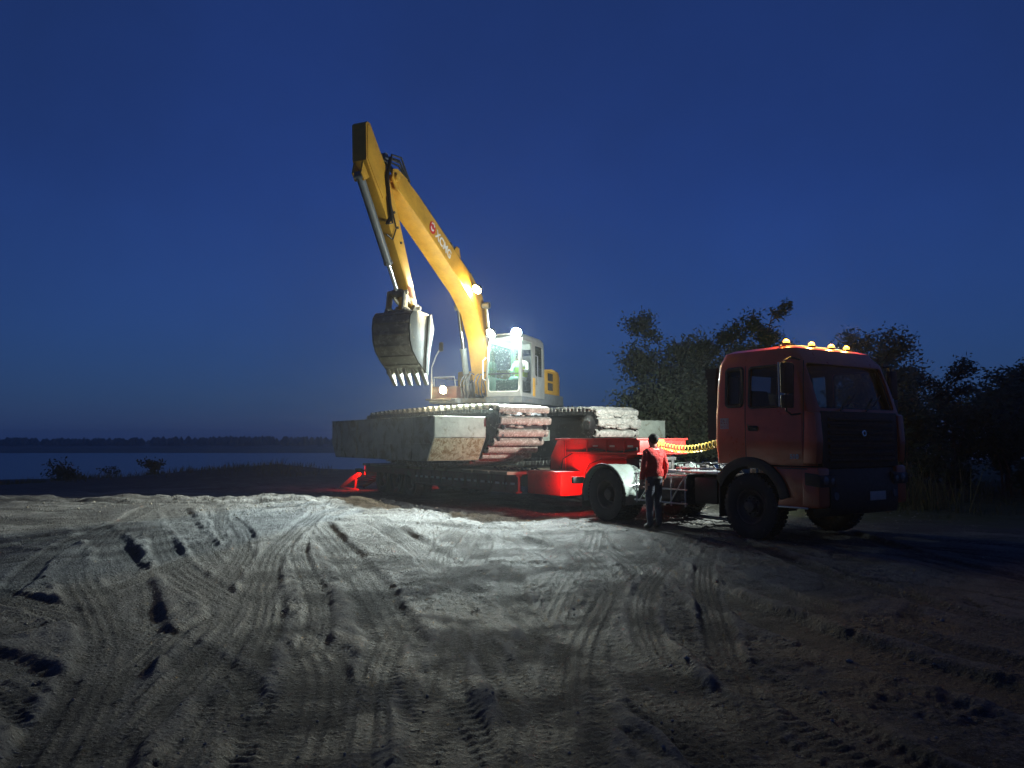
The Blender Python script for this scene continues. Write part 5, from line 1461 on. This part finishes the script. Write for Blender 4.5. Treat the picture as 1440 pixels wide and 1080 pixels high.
B = [('pelvis', 'waist'), ('waist', 'belly'), ('belly', 'chest'), ('chest', 'upper'), ('upper', 'neck'), ('neck', 'skull0'), ('skull0', 'skull1'), ('skull1', 'skull2'),
     ('upper', 'sl'), ('sl', 'el'), ('el', 'wl'), ('upper', 'sr'), ('sr', 'er'), ('er', 'wr'),
     ('pelvis', 'hl'), ('hl', 'kl'), ('kl', 'al'), ('al', 'tl'), ('pelvis', 'hr'), ('hr', 'kr'), ('kr', 'ar'), ('ar', 'tr')]
tags = {b: 'jacket' for b in B}
for b in B:
    if b[0] in ('neck', 'skull0', 'skull1') or b[1] == 'neck': tags[b] = 'skin'
    if b[1] in ('hl', 'kl', 'al', 'hr', 'kr', 'ar'): tags[b] = 'jeans'
    if b[1] in ('tl', 'tr'): tags[b] = 'shoe'
tags[('pelvis', 'waist')] = 'jacket'
hand(J, B, tags, 'wl', 1, (.12, .05, -1), (1, .2, 0), 'skin'); hand(J, B, tags, 'wr', -1, (.15, -.05, -1), (1, -.2, 0), 'skin')
PX, PY = 2.57, 14.04
man, body = person('person', 'man in red jacket and dark jeans standing beside the truck chassis watching', (PX, PY, zat(PX, PY)+.004), math.atan2(.86, -.50), J, B, tags, M, None)
hr = MB(); rs = random.Random(1)
for t in np.linspace(0, 1, 9):
    pass
hm = MB().sphere((-.010, 0, 1.635), .098, 40, 26, (1.05, .93, 1.02))
hv = []
for x, y, z in hm.v:
    front = (x+.010)/.10
    low = 1.535 + .085*max(0, min(1, front+.45))**1.2 + .05*max(0, front)          # hairline: low at the nape, high at the brow
    k = 1 + rs.uniform(-.035, .045)
    hv.append((-.010+(x+.010)*k, y*k, max(z, low + rs.uniform(-.008, .008))*1.0 + (k-1)*.06))
hm.v = hv
man.part('hair', hm, M['hair'], 0, 60)
man.part('ear', MB().sphere((.015, .092, 1.605), .026, 8, 6, (.7, .35, 1.2)), M['skin'])
man.part('ear', MB().sphere((.015, -.092, 1.605), .026, 8, 6, (.7, .35, 1.2)), M['skin'])
man.part('nose', MB().sphere((.118, 0, 1.60), .02, 8, 6, (1, .7, 1.3)), M['skin'])
hem = MB()
rings = []
for z, rx, ry in ((.965, .150, .182), (.985, .158, .190), (1.03, .160, .188), (1.10, .158, .182)):
    rings.append([(-.005+rx*math.cos(q)*(1+.03*math.sin(5*q)), ry*math.sin(q)*(1+.03*math.sin(4*q+1)), z+.006*math.sin(3*q)) for q in np.linspace(0, 2*math.pi, 25)[:-1]])
hem.loft(rings, cap=False)
man.part('jacket_hem', hem, M['jacket'], 0, 60)
man.part('belt', MB().lathe([(.150, .925), (.156, .93), (.156, .96), (.150, .965)], (0, 0, 0), 'z', 24), M['belt'])
man.part('collar', MB().lathe([(.082, 1.435), (.085, 1.46), (.072, 1.50), (.066, 1.50)], (0, 0, 0), 'z', 20), M['jacket'], 0, 60)

# the operator seated in the excavator cab, facing along the boom
J = {'pelvis': (0, 0, .12, .13), 'waist': (0, 0, .25, .14), 'chest': (.02, 0, .45, .155), 'upper': (.04, 0, .57, .12), 'neck': (.05, 0, .65, .055), 'skull0': (.07, 0, .71, .066), 'skull1': (.075, 0, .78, .085), 'skull2': (.065, 0, .84, .062),
     'sl': (.04, .175, .57, .075), 'el': (.14, .25, .34, .06), 'wl': (.38, .20, .34, .04), 'sr': (.04, -.175, .57, .075), 'er': (.14, -.25, .34, .06), 'wr': (.38, -.20, .34, .04),
     'hl': (.05, .09, .10, .10), 'kl': (.46, .13, .12, .075), 'al': (.52, .13, -.27, .055), 'tl': (.65, .14, -.30, .04), 'hr': (.05, -.09, .10, .10), 'kr': (.46, -.13, .12, .075), 'ar': (.52, -.13, -.27, .055), 'tr': (.65, -.14, -.30, .04)}
B = [('pelvis', 'waist'), ('waist', 'chest'), ('chest', 'upper'), ('upper', 'neck'), ('neck', 'skull0'), ('skull0', 'skull1'), ('skull1', 'skull2'), ('upper', 'sl'), ('sl', 'el'), ('el', 'wl'), ('upper', 'sr'), ('sr', 'er'), ('er', 'wr'),
     ('pelvis', 'hl'), ('hl', 'kl'), ('kl', 'al'), ('al', 'tl'), ('pelvis', 'hr'), ('hr', 'kr'), ('kr', 'ar'), ('ar', 'tr')]
tags = {b: 'shirt' for b in B}
for b in B:
    if b[0] in ('neck', 'skull0', 'skull1') or b[1] == 'neck': tags[b] = 'skin'
    if b[1] in ('hl', 'kl', 'al', 'hr', 'kr', 'ar'): tags[b] = 'trousers'
    if b[1] in ('tl', 'tr'): tags[b] = 'shoe'
hand(J, B, tags, 'wl', 1, (1, 0, -.1), (0, 0, 1), 'skin'); hand(J, B, tags, 'wr', -1, (1, 0, -.1), (0, 0, 1), 'skin')
UW = Matrix.Translation(O) @ Matrix.Rotation(ANG, 4, 'Z') @ U
pos = UW @ Vector((.20, .97, 3.17))
op, ob = person('person', 'seated operator in pale shirt behind the dirty glass of the excavator cab', pos, R(-112), J, B, tags, M, None)
op.part('hair', MB().sphere((.055, 0, .80), .092, 16, 10, (1, .92, .95)), M['hair'])
op.part('safety_vest', MB().loft([[(.01+r_*1.0*math.cos(q), r_*1.12*math.sin(q), z) for q in np.linspace(0, 2*math.pi, 21)[:-1]] for z, r_ in ((.18, .155), (.30, .165), (.45, .172))], cap=False), M['hi_vis'], 0, 60)

# ------------------------------------------------------------------ damp evening air
HAZE = 0.0011
hb = MB().box(-930, 930, -42, 720, -7.5, 9.6)
hz = hb.mesh('haze', M['black'], 0, 0)
hm_ = bpy.data.materials.new('haze_air'); hm_.use_nodes = True
hn = hm_.node_tree; hn.nodes.clear()
hv_ = hn.nodes.new('ShaderNodeVolumePrincipled'); ho_ = hn.nodes.new('ShaderNodeOutputMaterial')
hv_.inputs['Color'].default_value = (0.85, 0.9, 1.0, 1); hv_.inputs['Density'].default_value = HAZE; hv_.inputs['Anisotropy'].default_value = 0.7
hn.links.new(hv_.outputs[0], ho_.inputs['Volume'])
hz.materials.clear(); hz.materials.append(hm_)
ho = bpy.data.objects.new('haze', hz); COL.objects.link(ho)
ho['kind'] = 'stuff'; ho['label'] = 'thin damp evening air over the yard and river'
